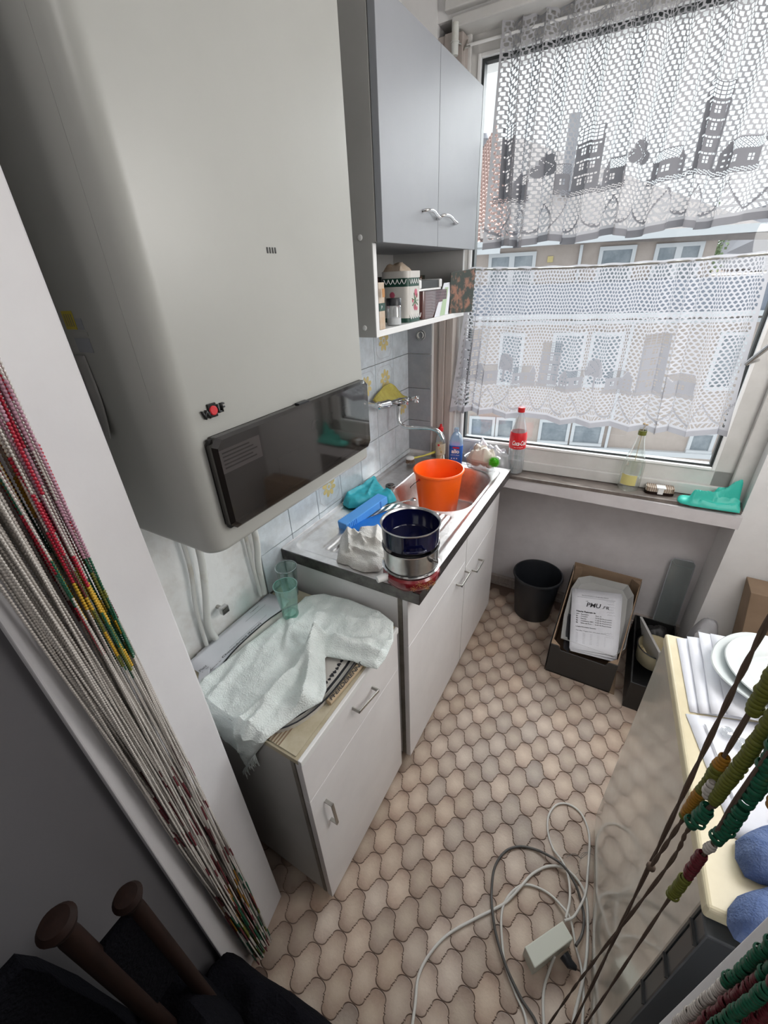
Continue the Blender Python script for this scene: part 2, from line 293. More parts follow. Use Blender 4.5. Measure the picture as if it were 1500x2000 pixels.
def text(name, s, o, ex, ey, h=None, w=None, m='ink', parent=None, off=0.0006, ext=0.0, shear=0.0, bold=0.0, space=1.0):
    cu = bpy.data.curves.new(name, 'FONT'); cu.body = s; cu.size = 1; cu.shear = shear; cu.offset = bold; cu.space_character = space; cu.resolution_u = 3
    to = bpy.data.objects.new(name, cu); COL.objects.link(to); dg = bpy.context.evaluated_depsgraph_get(); dg.update()
    me = bpy.data.meshes.new_from_object(to.evaluated_get(dg)); bpy.data.objects.remove(to, do_unlink=True); bpy.data.curves.remove(cu)
    co = np.zeros(len(me.vertices) * 3); me.vertices.foreach_get('co', co); co = co.reshape(-1, 3)
    mn = co[:, :2].min(0); mx = co[:, :2].max(0); co[:, :2] -= mn; sz = mx - mn
    sx = sy = (h / sz[1]) if h else (w / sz[0])
    if h and w: sx = w / sz[0]
    ex = Vector(ex).normalized(); ey = Vector(ey).normalized(); n = ex.cross(ey); root = parent
    while root is not None and root.parent is not None: root = root.parent
    base = Vector(o) + n * off - (root.location if root is not None else Vector((0, 0, 0)))
    P = np.outer(co[:, 0] * sx, ex) + np.outer(co[:, 1] * sy, ey) + np.array(base)
    me.vertices.foreach_set('co', P.ravel()); me.materials.clear(); me.materials.append(M[m]); me.update()
    ob = bpy.data.objects.new(name, me); COL.objects.link(ob)
    if parent is not None: ob.parent = parent
    if ext:
        b = ob.modifiers.new('s', 'SOLIDIFY'); b.thickness = ext; b.offset = 0
    return ob
def inside(px, py, poly):
    c = np.zeros(px.shape, bool); n = len(poly)
    for i in range(n):
        x0, y0 = poly[i]; x1, y1 = poly[(i + 1) % n]
        if y0 == y1: continue
        c ^= ((y0 > py) != (y1 > py)) & (px < (x1 - x0) * (py - y0) / (y1 - y0) + x0)
    return c
def segd(px, py, a, b):
    dx, dy = b[0] - a[0], b[1] - a[1]; L2 = dx * dx + dy * dy + 1e-12
    t = np.clip(((px - a[0]) * dx + (py - a[1]) * dy) / L2, 0, 1); return np.hypot(px - a[0] - t * dx, py - a[1] - t * dy)
def heap(name, poly, z0, m, parent=None, puff=0.02, pd=0.03, ridges=(), namp=0.006, nfr=20, step=0.005, seed=0, base=None, zmap=None, crease=0.0, smooth=True, thick=0.0, fold=0):
    """soft thing lying down: a closed shell whose outline is poly and whose top swells, folds and creases"""
    P = np.array(poly, float); x0, y0 = P.min(0) - step; x1, y1 = P.max(0) + step
    xs = np.arange(x0, x1 + step, step); ys = np.arange(y0, y1 + step, step); X, Y = np.meshgrid(xs, ys)
    ins = inside(X, Y, poly); d = np.min([segd(X, Y, poly[i], poly[(i + 1) % len(poly)]) for i in range(len(poly))], axis=0)
    # pull the outside points of border cells back onto the outline
    t = np.clip(d / pd, 0, 1); H = puff * np.sqrt(np.where(ins, 1 - (1 - t) ** 2, 0))
    for (ax, ay, bx, by, r, h) in ridges:
        q = segd(X, Y, (ax, ay), (bx, by)); H += np.where(ins, h * np.exp(-(q / r) ** 2 * 2) * np.clip(d / 0.008, 0, 1), 0)
    Nz = np.array([[noise.fractal((x * nfr + seed, y * nfr, seed * 1.7), 0.9, 2.1, 3) for x in xs] for y in ys])
    if crease:
        Cz = np.array([[1 - abs(noise.noise((x * nfr * .7 + y * nfr * .5 + seed, y * nfr * .45 - x * nfr * .3, seed + 4.0))) * 2.6 for x in xs] for y in ys]); H += crease * np.clip(Cz, 0, 1) * np.clip(d / 0.012, 0, 1) * ins
    H += namp * Nz * np.clip(d / 0.015, 0, 1) * ins
    ny, nx = X.shape; keep = np.zeros((ny - 1, nx - 1), bool)
    cell = ins[:-1, :-1].astype(int) + ins[1:, :-1] + ins[:-1, 1:] + ins[1:, 1:]; keep = cell >= 1
    XX, YY = X.copy(), Y.copy(); out = ~ins
    A = np.array(poly); B = np.roll(A, -1, 0)
    for (j, i) in zip(*np.nonzero(out)):
        if d[j, i] > step * 1.6: continue
        best = 9
        for a, b in zip(A, B):
            v = b - a; tt = np.clip(((X[j, i] - a[0]) * v[0] + (Y[j, i] - a[1]) * v[1]) / (v @ v + 1e-12), 0, 1); q = a + tt * v; dd = np.hypot(X[j, i] - q[0], Y[j, i] - q[1])
            if dd < best: best = dd; XX[j, i], YY[j, i] = q
    idx = -np.ones((ny, nx), int); mb = MB(); top = []
    for j in range(ny - 1):
        for i in range(nx - 1):
            if keep[j, i]:
                for (jj, ii) in ((j, i), (j, i + 1), (j + 1, i + 1), (j + 1, i)):
                    if idx[jj, ii] < 0: idx[jj, ii] = len(top); top.append((jj, ii))
    def zm(x, y, h): return zmap(x, y, h) if zmap else (x, y, z0 + h)
    n = len(top)
    mb.v = [zm(XX[j, i], YY[j, i], max(H[j, i], 0) + 0.0015) for j, i in top] + [zm(XX[j, i], YY[j, i], 0) for j, i in top]
    for j in range(ny - 1):
        for i in range(nx - 1):
            if keep[j, i]:
                q = (idx[j, i], idx[j, i + 1], idx[j + 1, i + 1], idx[j + 1, i]); mb.f.append(q); mb.f.append(tuple(k + n for k in q[::-1]))
                for (dj, di, e) in ((-1, 0, (0, 1)), (0, 1, (1, 2)), (1, 0, (2, 3)), (0, -1, (3, 0))):
                    jj, ii = j + dj, i + di
                    if jj < 0 or ii < 0 or jj >= ny - 1 or ii >= nx - 1 or not keep[jj, ii]:
                        a, b = q[e[0]], q[e[1]]; mb.f.append((b, a, a + n, b + n))
    mb.mi = [0] * len(mb.f); return mb.build(name, m, parent, smooth=smooth)
def spline(pts, k=6):
    P = [Vector(p) for p in pts]; P = [P[0] * 2 - P[1]] + P + [P[-1] * 2 - P[-2]]; out = []
    for i in range(1, len(P) - 2):
        for j in range(k):
            t = j / k; a, b, c, d = P[i - 1], P[i], P[i + 1], P[i + 2]
            out.append(0.5 * ((2 * b) + (c - a) * t + (2 * a - 5 * b + 4 * c - d) * t * t + (3 * b - a - 3 * c + d) * t ** 3))
    out.append(P[-2]); return out

# ============================================================ ROOM
TA = math.tan(R(2.511))
def gy(x, off=0.0): return 1.4621 + x * TA + off       # glass plane of the slightly skewed window
def wy(x): return 1.352 + x * 0.035                     # inner face of the window wall
# ---- floor
fl = MB().box(-0.05, -1.7, -0.03, 2.0, 1.75, -0.0022); floor = struct(fl, 'floor', 'grout')
def side(n=0):
    h = [(0.0, 0.995), (0.15, .98), (0.28, .935), (0.38, .855), (0.43, .765), (0.43, .685), (0.40, .635), (0.495, .62), (0.455, .555), (0.5, 0.5)]
    return h + [(1 - x, 1 - y) for x, y in h[-2::-1]]
q1 = side()[:-1]; shp = q1 + [(x, -y) for x, y in side()[::-1]][:-1] + [(-x, -y) for x, y in q1] + [(-x, y) for x, y in side()[::-1]][:-1]
EX, EY = Vector((.0507, .00285)), Vector((-.0016, .0529)); shr = 0.972
tm = MB(); nS = len(shp)
def tl(k, z): return [(*(EX * x * k + EY * y * k), z) for x, y in shp]
tv = tl(shr, 0.0); tv2 = tl(shr, -.0024); tin = tl(.945, .0006)
tm.add(tin + tv + tv2, [tuple(range(nS))] + [(nS + i, nS + (i + 1) % nS, (i + 1) % nS, i) for i in range(nS)] + [(2 * nS + i, 2 * nS + (i + 1) % nS, nS + (i + 1) % nS, nS + i) for i in range(nS)])
sample = tm.build('floor_tile', 'floor_tile', floor, org=(0, 0, 0)); tile_me = sample.data; bpy.data.objects.remove(sample)
if tile_me.polygons[0].normal.z < 0: tile_me.flip_normals()
cen = []; hid = []
av, bv = EX + EY, EX - EY
for i in range(-60, 60):
    for j in range(-60, 60):
        c = Vector((0.667, 0.290)) + av * i + bv * j
        if not (0.05 < c.x < 1.84 and -1.66 < c.y < 1.53) or (c.x < .40 and c.y < -.36): continue
        if c.x > 1.36 and c.y > 1.34: continue
        ok = True
        if not (0.18 < c.x < 1.42 and -0.62 < c.y < 1.60): ok = False
        if c.x < 0.40 and c.y > -0.01: ok = False
        if c.x < 0.42 and c.y > 0.35 and c.y < 1.30: ok = False
        if c.x < 0.33 and c.y < -0.15: ok = False
        if c.x > 1.19 and c.y < 0.48: ok = False
        if .89 < c.x < 1.10 and 1.12 < c.y < 1.50: ok = False
        if c.x > 1.20 and .95 < c.y < 1.45: ok = False
        if c.y > 1.50 and c.x > .80: ok = False
        (cen if ok else hid).append(c)
def seen(c):
    d = rot.transposed() @ (Vector((c.x, c.y, 0)) - CAM); u, v = 750 + 815.6 * d.x / -d.z, 1000 - 815.6 * d.y / -d.z
    return (d.z < 0) and -60 < u < 1560 and v < 2080
vis = [c for c in cen if seen(c)]; hid += [c for c in cen if not seen(c)]; vis.sort(key=lambda c: (Vector((c.x, c.y, 0)) - CAM).length); rest = vis[298:] + hid; vis = vis[:298]
for c in vis:
    o = bpy.data.objects.new('floor_tile', tile_me); COL.objects.link(o); o.location = (c.x, c.y, 0); o.parent = floor
if rest:
    mb = MB()
    for c in rest: mb.add([(v[0] + c.x, v[1] + c.y, v[2]) for v in tin + tv + tv2], [tuple(range(nS))] + [(nS + i, nS + (i + 1) % nS, (i + 1) % nS, i) for i in range(nS)])
    mb.f = [q[::-1] for q in mb.f]; o = mb.build('floor_tile_field', 'floor_tile_far', floor); o['kind'] = 'stuff'; print('tiles past limit', len(rest))
# ---- walls, ceiling
wl = struct(MB().box(-0.12, -0.167, 0, 0, 1.40, 2.6), 'wall_left', 'dirty_wall')
struct(MB().box(-0.12, -1.75, 2.6, 2.1, 1.75, 2.68), 'ceiling', 'white_wall')
struct(MB().box(1.86, -0.17, 0, 1.96, 1.75, 2.6), 'wall_right', 'white_wall')
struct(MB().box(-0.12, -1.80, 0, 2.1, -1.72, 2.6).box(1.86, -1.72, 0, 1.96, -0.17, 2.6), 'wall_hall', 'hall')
# hall wall and door jamb on the left
jm = MB().hexa([(0.318, -0.167, 0), (0.354, -0.365, 0), (-0.12, -0.365, 0), (-0.12, -0.167, 0)], [(0.318, -0.167, 2.6), (0.354, -0.365, 2.6), (-0.12, -0.365, 2.6), (-0.12, -0.167, 2.6)])
door = sempty('door_1'); door.location = (0.33, -0.2, 0)
jm.build('jamb', 'jamb', door, bevel=0.003)
MB().box(1.118, -0.187, 0, 1.86, -0.172, 2.6).build('jamb', 'jamb', door, bevel=0.002)
MB().box(1.121, -0.205, 0, 1.86, -0.1875, 2.6).build('casing', 'brown_casing', door)
MB().box(0.318, -0.35, 2.12, 1.2, -0.167, 2.6).build('lintel', 'jamb', door)
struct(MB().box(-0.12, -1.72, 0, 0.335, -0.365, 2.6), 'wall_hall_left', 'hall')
# window wall: left pier, niche under the sill, right pier, lintel
XN = 1.388
bw = MB().box(-0.12, wy(0.06), 0, 0.127, 1.75, 2.6)
bw.box(XN, wy(XN), 0, 1.86, 1.75, 2.6)
bw.box(0.127, 1.49, 2.33, XN, 1.75, 2.6).box(0.127, wy(.6) - .01, 2.36, XN, 1.49, 2.6)
struct(bw, 'wall_back', 'white_wall')
ap = MB().box(0.127, 1.615, 0, XN, 1.75, 0.80)
ap.box(0.14, wy(.5), 0.755, XN, 1.62, 0.808)          # concrete ledge carrying the sill
ap.box(0.975, 1.6135, 0.0, 0.977, 1.6155, 0.76)
struct(ap, 'wall_back_niche', 'apron')
struct(MB().box(0.13, 1.592, 0.0, XN, 1.615, 0.055).box(0.13, 1.585, 0, XN, 1.592, .02), 'baseboard_back', 'casing')
# sill board
sl = MB().hexa([(0.127, wy(.1) - .012, 0.808), (XN - .004, wy(XN) - .012, 0.808), (XN - .004, 1.56, 0.808), (0.127, 1.50, 0.808)], [(0.127, wy(.1) - .012, 0.824), (XN - .004, wy(XN) - .012, 0.824), (XN - .004, 1.56, 0.824), (0.127, 1.50, 0.824)])
struct(sl, 'trim_1', 'sill', bevel=0.002)
cs = MB()
for k, (a, b, o) in enumerate([(0.127, 0.152, 0.0), (0.153, 0.180, -0.008), (0.181, 0.212, 0.004)]):
    cs.box(a, wy(0.15) + 0.01 + o, 0.824, b, 1.52, 2.33)
struct(cs, 'trim_2', 'casing', bevel=0.002)
# window: skewed frame
win = sempty('window_1', (0.75, gy(.75), 1.6))
def wbar(mb, x0, x1, z0, z1, f, b):
    mb.hexa([(x0, gy(x0, f), z0), (x1, gy(x1, f), z0), (x1, gy(x1, b), z0), (x0, gy(x0, b), z0)], [(x0, gy(x0, f), z1), (x1, gy(x1, f), z1), (x1, gy(x1, b), z1), (x0, gy(x0, b), z1)])
GX0, GX1, GZ0, GZ1 = 0.258, 1.262, 0.947, 2.273
f = MB(); wbar(f, 0.205, GX0 - .012, 0.83, 2.36, -.035, .05); wbar(f, GX1 + .012, 1.40, 0.83, 2.36, -.035, .05)
wbar(f, 0.205, 1.40, 0.826, GZ0 - .012, -.035, .05); wbar(f, 0.205, 1.40, GZ1 + .012, 2.36, -.035, .05)
f.build('window_frame', 'frame', win, bevel=0.003)
f = MB(); wbar(f, 0.18, 1.42, 0.826, 0.872, -.052, -.035); wbar(f, 0.205, 0.222, .826, 2.35, -.05, -.035); wbar(f, 1.335, 1.42, .826, 2.35, -.062, -.035)
f.build('outer_frame', 'frame', win, bevel=0.003)
f = MB(); wbar(f, GX0 - .013, GX0 - .002, GZ0 - .013, GZ1 + .013, -.042, -.006); wbar(f, GX1 + .002, GX1 + .013, GZ0 - .013, GZ1 + .013, -.042, -.006)
wbar(f, GX0 - .002, GX1 + .002, GZ0 - .013, GZ0 - .002, -.042, -.006); wbar(f, GX0 - .002, GX1 + .002, GZ1 + .002, GZ1 + .013, -.042, -.006)
f.build('glazing_bead', 'frame_white', win, bevel=0.002)
f = MB(); g = .007
wbar(f, GX0 - .004, GX0 + g, GZ0 - .004, GZ1 + .004, -.028, .0); wbar(f, GX1 - g, GX1 + .004, GZ0 - .004, GZ1 + .004, -.028, .0)
wbar(f, GX0 + g, GX1 - g, GZ0 - .004, GZ0 + g, -.028, .0); wbar(f, GX0 + g, GX1 - g, GZ1 - g, GZ1 + .004, -.028, .0)
f.build('gasket', 'gasket', win)
f = MB(); wbar(f, GX0, GX1, GZ0, GZ1, 0.0, .004); f.build('pane', 'glass', win)
hd = MB().tube([(1.275, 1.455, 1.35), (1.236, 1.38, 1.350), (1.267, 1.36, 1.400), (1.31, 1.34, 1.46)], [.006, .007, .008, .008], 12); hd.build('window_handle', 'chrome', win, smooth=True)
# moulded lintel trim above the window
lt = MB(); lt.box(0.18, wy(.8) - .03, 2.335, XN + .1, 1.48, 2.362); lt.box(0.16, wy(.8) - .045, 2.372, XN + .1, 1.40, 2.41)
struct(lt, 'trim_3', 'frame', bevel=0.004)
pl = MB().tube([(0.193, 1.352, 2.27), (0.193, 1.352, 2.345)], .011, 14); pl.tube([(0.193, 1.352, 2.30), (0.193, 1.352, 2.303)], .0135, 14)
struct(pl, 'trim_4', 'pipe', smooth=True)

# ---- wall tiles
def octo(w, h, c): return [(c, 0), (w - c, 0), (w, c), (w, h - c), (w - c, h), (c, h), (0, h - c), (0, c)]
ty0, tz0, ts = 0.2925, 0.7305, 0.1525
gb = MB().box(0.0, ty0, 0.70, 0.003, 1.355, 2.1); gb.build('tile_bed', 'wall_grout', wl)
sq = MB().box(0.003, 0.0012, 0.0012, 0.0085, ts - .0012, ts - .0012); one = sq.build('tile', 'wall_tile', wl, bevel=0.0012, org=(0, 0, 0)); me_t = one.data
decor = {(2, 1), (4, 3), (5, 3), (5, 4), (6, 2), (3, 2), (2, 3)}
first = True
for i in range(7):
    for j in range(6):
        if j >= 5 and i < 3: continue
        o = one if first else one.copy()
        if not first: COL.objects.link(o)
        first = False; o.parent = wl; o.location = (0, ty0 + i * ts, tz0 + j * ts)
        if (i, j) in decor:
            o['label'] = 'tile with a framed ochre flower print'
            y, z = ty0 + i * ts, tz0 + j * ts; d = MB(); w = ts - .03
            ou = octo(w, w, .022); inn = [(p[0] * (1 - .03) + w * .015, p[1] * (1 - .03) + w * .015) for p in ou]
            for k in range(8): d.add([(0.0091, y + .015 + p[0], z + .015 + p[1]) for p in (ou[k], ou[(k + 1) % 8], inn[(k + 1) % 8], inn[k])], [(0, 1, 2, 3)])
            a = d.build('print_border', 'print_grey', wl)
            fm = MB(); cy, cz = y + ts / 2, z + ts / 2
            rot0 = i * 1.3 + j
            for k in range(8):
                a0 = 2 * PI * k / 8 + rot0; px, pz = cy + math.cos(a0) * .027, cz + .006 + math.sin(a0) * .027
                q0 = [(px + math.cos(t) * .0145 * math.cos(a0) - math.sin(t) * .0092 * math.sin(a0), pz + math.cos(t) * .0145 * math.sin(a0) + math.sin(t) * .0092 * math.cos(a0)) for t in [2 * PI * q / 10 for q in range(10)]]
                fm.add([(0.0093, p[0], p[1]) for p in q0], [tuple(range(10))])
            fm.add([(0.0094, cy + .0075 * math.cos(2 * PI * q / 10), cz + .006 + .0075 * math.sin(2 * PI * q / 10)) for q in range(10)], [tuple(range(10))])
            fm.build('flower_print', 'floral_yellow', wl)['kind'] = 'stuff'
wb = bpy.data.objects['wall_back']
for j in range(4):
    z = [0.885, 1.038, 1.190, 1.343][j]
    MB().box(0.004, wy(.06) - .007, z, 0.124, wy(.06) - .0005, z + .150).build('tile', 'wall_tile_grey', wb, bevel=.0012)
pg = MB().lathe([(.014, 0), (.014, .012), (.010, .014)], (0.075, wy(.06) - .020, 1.42), 20, axis=(0, 1, 0)); pg.lathe([(.021, 0), (.021, .006), (.016, .007)], (0.075, wy(.06) - .012, 1.42), 24, axis=(0, 1, 0))
struct(pg, 'trim_5', 'pipe', smooth=True)
# ---- pipes on the wall under the boiler
pr = thing('water_pipe', 'off-white painted pipe bending down the wall under the boiler, nearer the door', 'pipe', (0.02, 0.07, 1.0), 'pipes below the boiler')
MB().tube(spline([(0.045, 0.082, 1.26), (0.04, 0.08, 1.05), (0.035, 0.066, 0.93), (0.02, 0.05, 0.80), (0.015, 0.072, 0.70), (0.014, 0.10, 0.60)]), .0095, 12).build('pipe', 'pipe', pr, smooth=True)
MB().tube(spline([(0.02, 0.055, 1.26), (0.02, 0.054, 1.02), (0.016, 0.035, 0.88), (0.014, 0.03, 0.74)]), .006, 10).build('pipe', 'pipe', pr, smooth=True)
p2 = thing('water_pipe', 'twin off-white painted pipes on the wall beside the first tiles under the boiler', 'pipe', (0.02, 0.27, 1.0), 'pipes below the boiler')
MB().tube(spline([(0.03, 0.272, 1.26), (0.03, 0.272, 0.98), (0.026, 0.262, 0.88), (0.02, 0.262, 0.76)]), .010, 12).build('pipe', 'pipe', p2, smooth=True)
MB().tube([(0.018, 0.248, 1.26), (0.018, 0.246, 0.9), (0.018, 0.25, .76)], .006, 10).build('pipe', 'pipe', p2, smooth=True)
v = thing('pipe_valve', 'small square chrome stop valve on the stained wall between the pipes', 'valve', (0.0, 0.10, 0.83))
MB().tube([(0, 0.105, 0.822), (0.03, 0.102, 0.827)], .006, 10).build('stem', 'nickel', v, smooth=True)
MB().box(0.026, 0.09, 0.815, 0.042, 0.114, 0.839).build('knob', 'chrome', v, bevel=.002)

# ============================================================ BOILER
bo = thing('gas_boiler', 'large off-white wall-hung gas boiler with smoked control panel', 'boiler', (0.0, 0.16, 1.233))
bm = bpy.data.meshes.new('casing')
prof = []; rc = 0.030
XB, Y0, Y1, Z0, Z1 = 0.3638, -0.0902, 0.4095, 1.233, 2.35
cas = MB()
pts = [(0.004, Y0)]
for k in range(9):
    a = PI / 2 * k / 8; pts.append((XB - rc + rc * math.sin(a), Y0 + rc - rc * math.cos(a)))
pts += [(XB, Y1 - .003), (XB - .003, Y1), (0.004, Y1)]
n = len(pts); lv = []
for k in range(5):
    a = PI / 2 * k / 4; lv.append((Z0 + .012 - .012 * math.sin(a), .012 - .012 * math.cos(a)))
lv = lv[::-1]
rings = [(z, ins) for z, ins in lv] + [(Z1, 0)]
vs = []
for z, ins in rings:
    for (x, y) in pts:
        cx, cy = 0.19, 0.16; xx = x - ins if x > .1 else x; yy = y + ins * (1 if y < cy else -1) * (0.4 if y > cy else 1); vs.append((xx, yy, z))
fs = [(i * n + j, i * n + (j + 1) % n, (i + 1) * n + (j + 1) % n, (i + 1) * n + j) for i in range(len(rings) - 1) for j in range(n)] + [tuple(range(n))[::-1], tuple((len(rings) - 1) * n + j for j in range(n))]
cas.add(vs, fs); cas.build('casing', 'boiler', bo, smooth=True)
MB().box(XB - .048, Y0 - .0006, 1.50, XB - .0468, Y0 + .001, 2.0).build('seam', 'cab_side', bo)
pa = MB(); poly = octo(0.459, 0.163, .010)
pa.prism(poly, (XB, -0.055, 1.276), (0, 1, 0), (0, 0, 1), (1, 0, 0), 0.0005, 0.003); pa.build('panel_back', 'panel_in', bo)
pc = MB(); PW, PH = 0.459, 0.163
def pcov(mb, t, e0):
    o = octo(PW, PH, .012); i2 = [(p[0] * .965 + PW * .0175, p[1] * .94 + PH * .03) for p in o]
    a = [(XB + .001, -0.055 + p[0], 1.276 + p[1]) for p in o]; b = [(XB + t * .75, -0.055 + p[0], 1.276 + p[1]) for p in o]; c = [(XB + t, -0.055 + p[0], 1.276 + p[1]) for p in i2]
    mb.add(a + b + c, [(k, (k + 1) % 8, 8 + (k + 1) % 8, 8 + k) for k in range(8)] + [(8 + k, 8 + (k + 1) % 8, 16 + (k + 1) % 8, 16 + k) for k in range(8)] + [tuple(range(16, 24))])
pcov(pc, 0.020, 0); cover = pc.build('control_panel_cover', 'smoke', bo)
MB().box(XB + .002, -0.052, 1.278, XB + .009, 0.401, 1.284).box(XB + .002, -0.052, 1.431, XB + .009, 0.401, 1.437).box(XB + .002, -0.053, 1.28, XB + .008, -0.047, 1.436).build('panel_rim', 'black', bo)
MB().box(XB + .003, 0.16, 1.4385, XB + .014, 0.19, 1.4415).build('latch', 'black_plastic', bo)
lab = MB().box(XB + .0035, -0.035, 1.372, XB + .0042, 0.055, 1.412); lb = lab.build('instruction_label', 'paper', bo); lb['label'] = 'pale instruction label under smoked cover'
for k in range(5): MB().box(XB + .0043, -0.030, 1.405 - k * .0065, XB + .0046, 0.030 + .004 * ((k * 7) % 5), 1.4075 - k * .0065).build('label_line', 'black', bo)
for k in range(3): MB().lathe([(.011, 0), (.012, .004), (.010, .008), (0, .008)], (XB + .003, 0.21 + k * .055, 1.385), 20, axis=(1, 0, 0)).build('knob', 'black_plastic', bo, smooth=True)
MB().box(XB + .0035, 0.09, 1.305, XB + .006, 0.17, 1.355).build('display_frame', 'black_plastic', bo)
for k in range(4): MB().box(XB + .0002, 0.150 + k * .0062, 1.6875, XB + .0009, 0.1532 + k * .0062, 1.6960).build('vent_slot', 'black', bo, bevel=.0004)
# raised maker's emblem
eb = MB().box(XB, -0.040, 1.468, XB + .003, -0.013, 1.484); 
text('emblem_letters', 'W', (XB, -0.047, 1.4665), (0, 1, 0), (0, 0, 1), h=.0135, w=.017, m='emblem', parent=bo, off=.003, ext=.005, bold=.02)
text('emblem_letters', 'LF', (XB, -0.0175, 1.4705), (0, 1, 0), (0, 0, 1), h=.0135, w=.014, m='emblem', parent=bo, off=.003, ext=.005, bold=.02)
MB().box(XB, -0.034, 1.466, XB + .0035, -0.018, 1.4875).build('emblem_plate', 'emblem', bo, bevel=.001)
MB().lathe([(.0072, 0), (.0072, .0025), (.006, .0035), (0, .0035)], (XB + .003, -0.026, 1.4767), 24, axis=(1, 0, 0)).build('emblem_disc', 'emblem_red', bo, smooth=True)
# stickers on the shaded side
MB().box(0.163, Y0 - .0008, 1.597, 0.192, Y0 - .0002, 1.622).build('warning_sticker', 'sticker_yellow', bo)['label'] = 'yellow warning sticker'
for k in range(4): MB().box(0.168 + k * .006, Y0 - .001, 1.601, 0.170 + k * .006, Y0 - .0006, 1.618).build('sticker_line', 'cab_edge', bo)
MB().box(0.196, Y0 - .0008, 1.597, 0.211, Y0 - .0002, 1.612).build('code_sticker', 'print_grey', bo)
MB().box(0.172, Y0 - .0008, 1.588, 0.215, Y0 - .0002, 1.594).build('rating_sticker', 'boiler', bo)
MB().box(0.174, Y0 - .0009, 1.565, 0.214, Y0 - .0002, 1.585).build('rating_plate', 'print_grey', bo)['label'] = 'grey rating plate'
lf = thing('leaflet', 'narrow paper leaflet hanging on the shaded side of the boiler, corner curled', 'leaflet', (0.165, Y0, 1.5))
MB().grid(lambda a, b: (0.150 + .036 * a + .010 * (1 - b), Y0 - .0015 - .012 * (1 - b) ** 3 * a, 1.432 + .128 * b), 4, 8).build('sheet', 'cab_side', lf, smooth=True, solid=.0005)
MB().grid(lambda a, b: (0.128 + .024 * a * (1 - b), Y0 - .006 - .010 * a, 1.430 + .06 * b), 3, 5).build('curled_corner', 'paper', lf, smooth=True, solid=.0005)

# ============================================================ WALL CABINET
wc = thing('wall_cabinet', 'white two-door wall cabinet with open shelf below, right of the boiler', 'cabinet', (0.0, 0.9, 1.506))
CX, CY0, CY1, CZ0, CZD, CZ1 = 0.336, 0.581, 1.239, 1.5065, 1.7212, 2.146
MB().box(0.001, CY0, CZ0, .304, CY0 + .016, CZD).box(0.001, CY0, CZD, CX - .020, CY0 + .016, CZ1).build('side_panel', 'cab_side', wc)
MB().box(0.001, CY1 - .016, CZ0 + .016, .300, CY1, CZD).build('side_panel', 'cab_side', wc)
MB().box(0.001, CY1 - .016, CZD - .0, CX - .020, CY1, CZ1).build('side_panel', 'cab_side', wc, bevel=.0008)
MB().box(0.001, CY0 + .016, CZ1 - .016, CX - .020, CY1 - .016, CZ1).build('top_panel', 'cab_side', wc)
MB().box(0.001, CY0 + .016, CZD, CX - .020, CY1 - .016, CZD + .016).build('bottom_panel', 'cab', wc)
MB().box(0.001, CY0 + .016, CZ0, .306, CY1, CZ0 + .016).build('shelf', 'frame_white', wc, bevel=.0008)
MB().box(.304, CY0, CZ0, .3065, CY0 + .016, CZD - .002).build('edge_strip', 'frame_white', wc)
MB().box(0.0095, CY0 + .016, CZ0 + .016, 0.014, CY1, CZ1).build('back_panel', 'cab_side', wc)
for (a, b) in ((CY0 + .001, 0.9065), (0.9085, CY1)):
    d = MB().box(CX - .018, a, CZD - .002, CX, b, CZ1).build('door', 'cab', wc, bevel=.0012)
    s = 1 if a < .7 else -1; cy = 0.852 if a < .7 else 0.975
    if a < .7: pp = [(CX, 0.800, 1.797), (CX + .013, 0.806, 1.799), (CX + .018, 0.835, 1.798), (CX + .017, 0.868, 1.789), (CX + .012, 0.895, 1.787), (CX, 0.898, 1.787)]
    else: pp = [(CX, 0.917, 1.793), (CX + .013, 0.922, 1.796), (CX + .018, 0.955, 1.795), (CX + .017, 0.992, 1.786), (CX + .012, 1.028, 1.783), (CX, 1.032, 1.783)]
    MB().tube(spline(pp, 5), .0042, 10).build('handle', 'chrome', d, smooth=True)
for (x, z) in ((.272, 1.733), (.270, 1.530)): MB().lathe([(.0065, 0), (.006, .002), (0, .003)], (x, CY0, z), 18, axis=(0, -1, 0)).build('screw_cap', 'frame_white', wc, smooth=True)
# stuff under the cabinet, on the shelf
SZ = CZ0 + .0165
c = thing('spice_carton', 'narrow standing spice carton with green band at the shelf left end', 'carton', (0.27, 0.612, SZ))
MB().box(0.220, 0.606, SZ, 0.303, 0.636, SZ + .112).build('box', 'carton', c, bevel=.0008); MB().box(0.2195, 0.6055, SZ + .045, 0.3035, 0.6365, SZ + .064).build('green_band', 'tea_green', c)
MB().box(0.3141, .605, SZ + .078, .3146, .618, SZ + .098).build('picture', 'gold', c); text('letter', 'P', (0.3036, .616, SZ + .050), (0, 1, 0), (0, 0, 1), h=.008, m='label_white', parent=c)
c = thing('wooden_peg', 'light wooden stick end standing behind the spice carton', 'stick', (0.2, 0.612, SZ)); MB().box(.195, .605, SZ, .207, .616, SZ + .135).build('stick', 'cardboard', c, bevel=.001)
c = thing('knife', 'dark narrow blade leaning from shelf to cabinet underside', 'knife', (0.2, .66, SZ))
MB().hexa([(0.20, .632, SZ), (0.225, .632, SZ), (0.225, .637, SZ), (0.20, .637, SZ)], [(0.13, .735, CZD - .004), (0.155, .735, CZD - .004), (.155, .742, CZD - .004), (.13, .742, CZD - .004)]).build('blade', 'black_plastic', c)
MB().hexa([(0.2255, .634, SZ), (0.228, .634, SZ), (0.228, .639, SZ), (0.2255, .639, SZ)], [(0.156, .737, CZD - .004), (0.159, .737, CZD - .004), (.159, .745, CZD - .004), (.156, .745, CZD - .004)]).build('edge', 'silver', c)
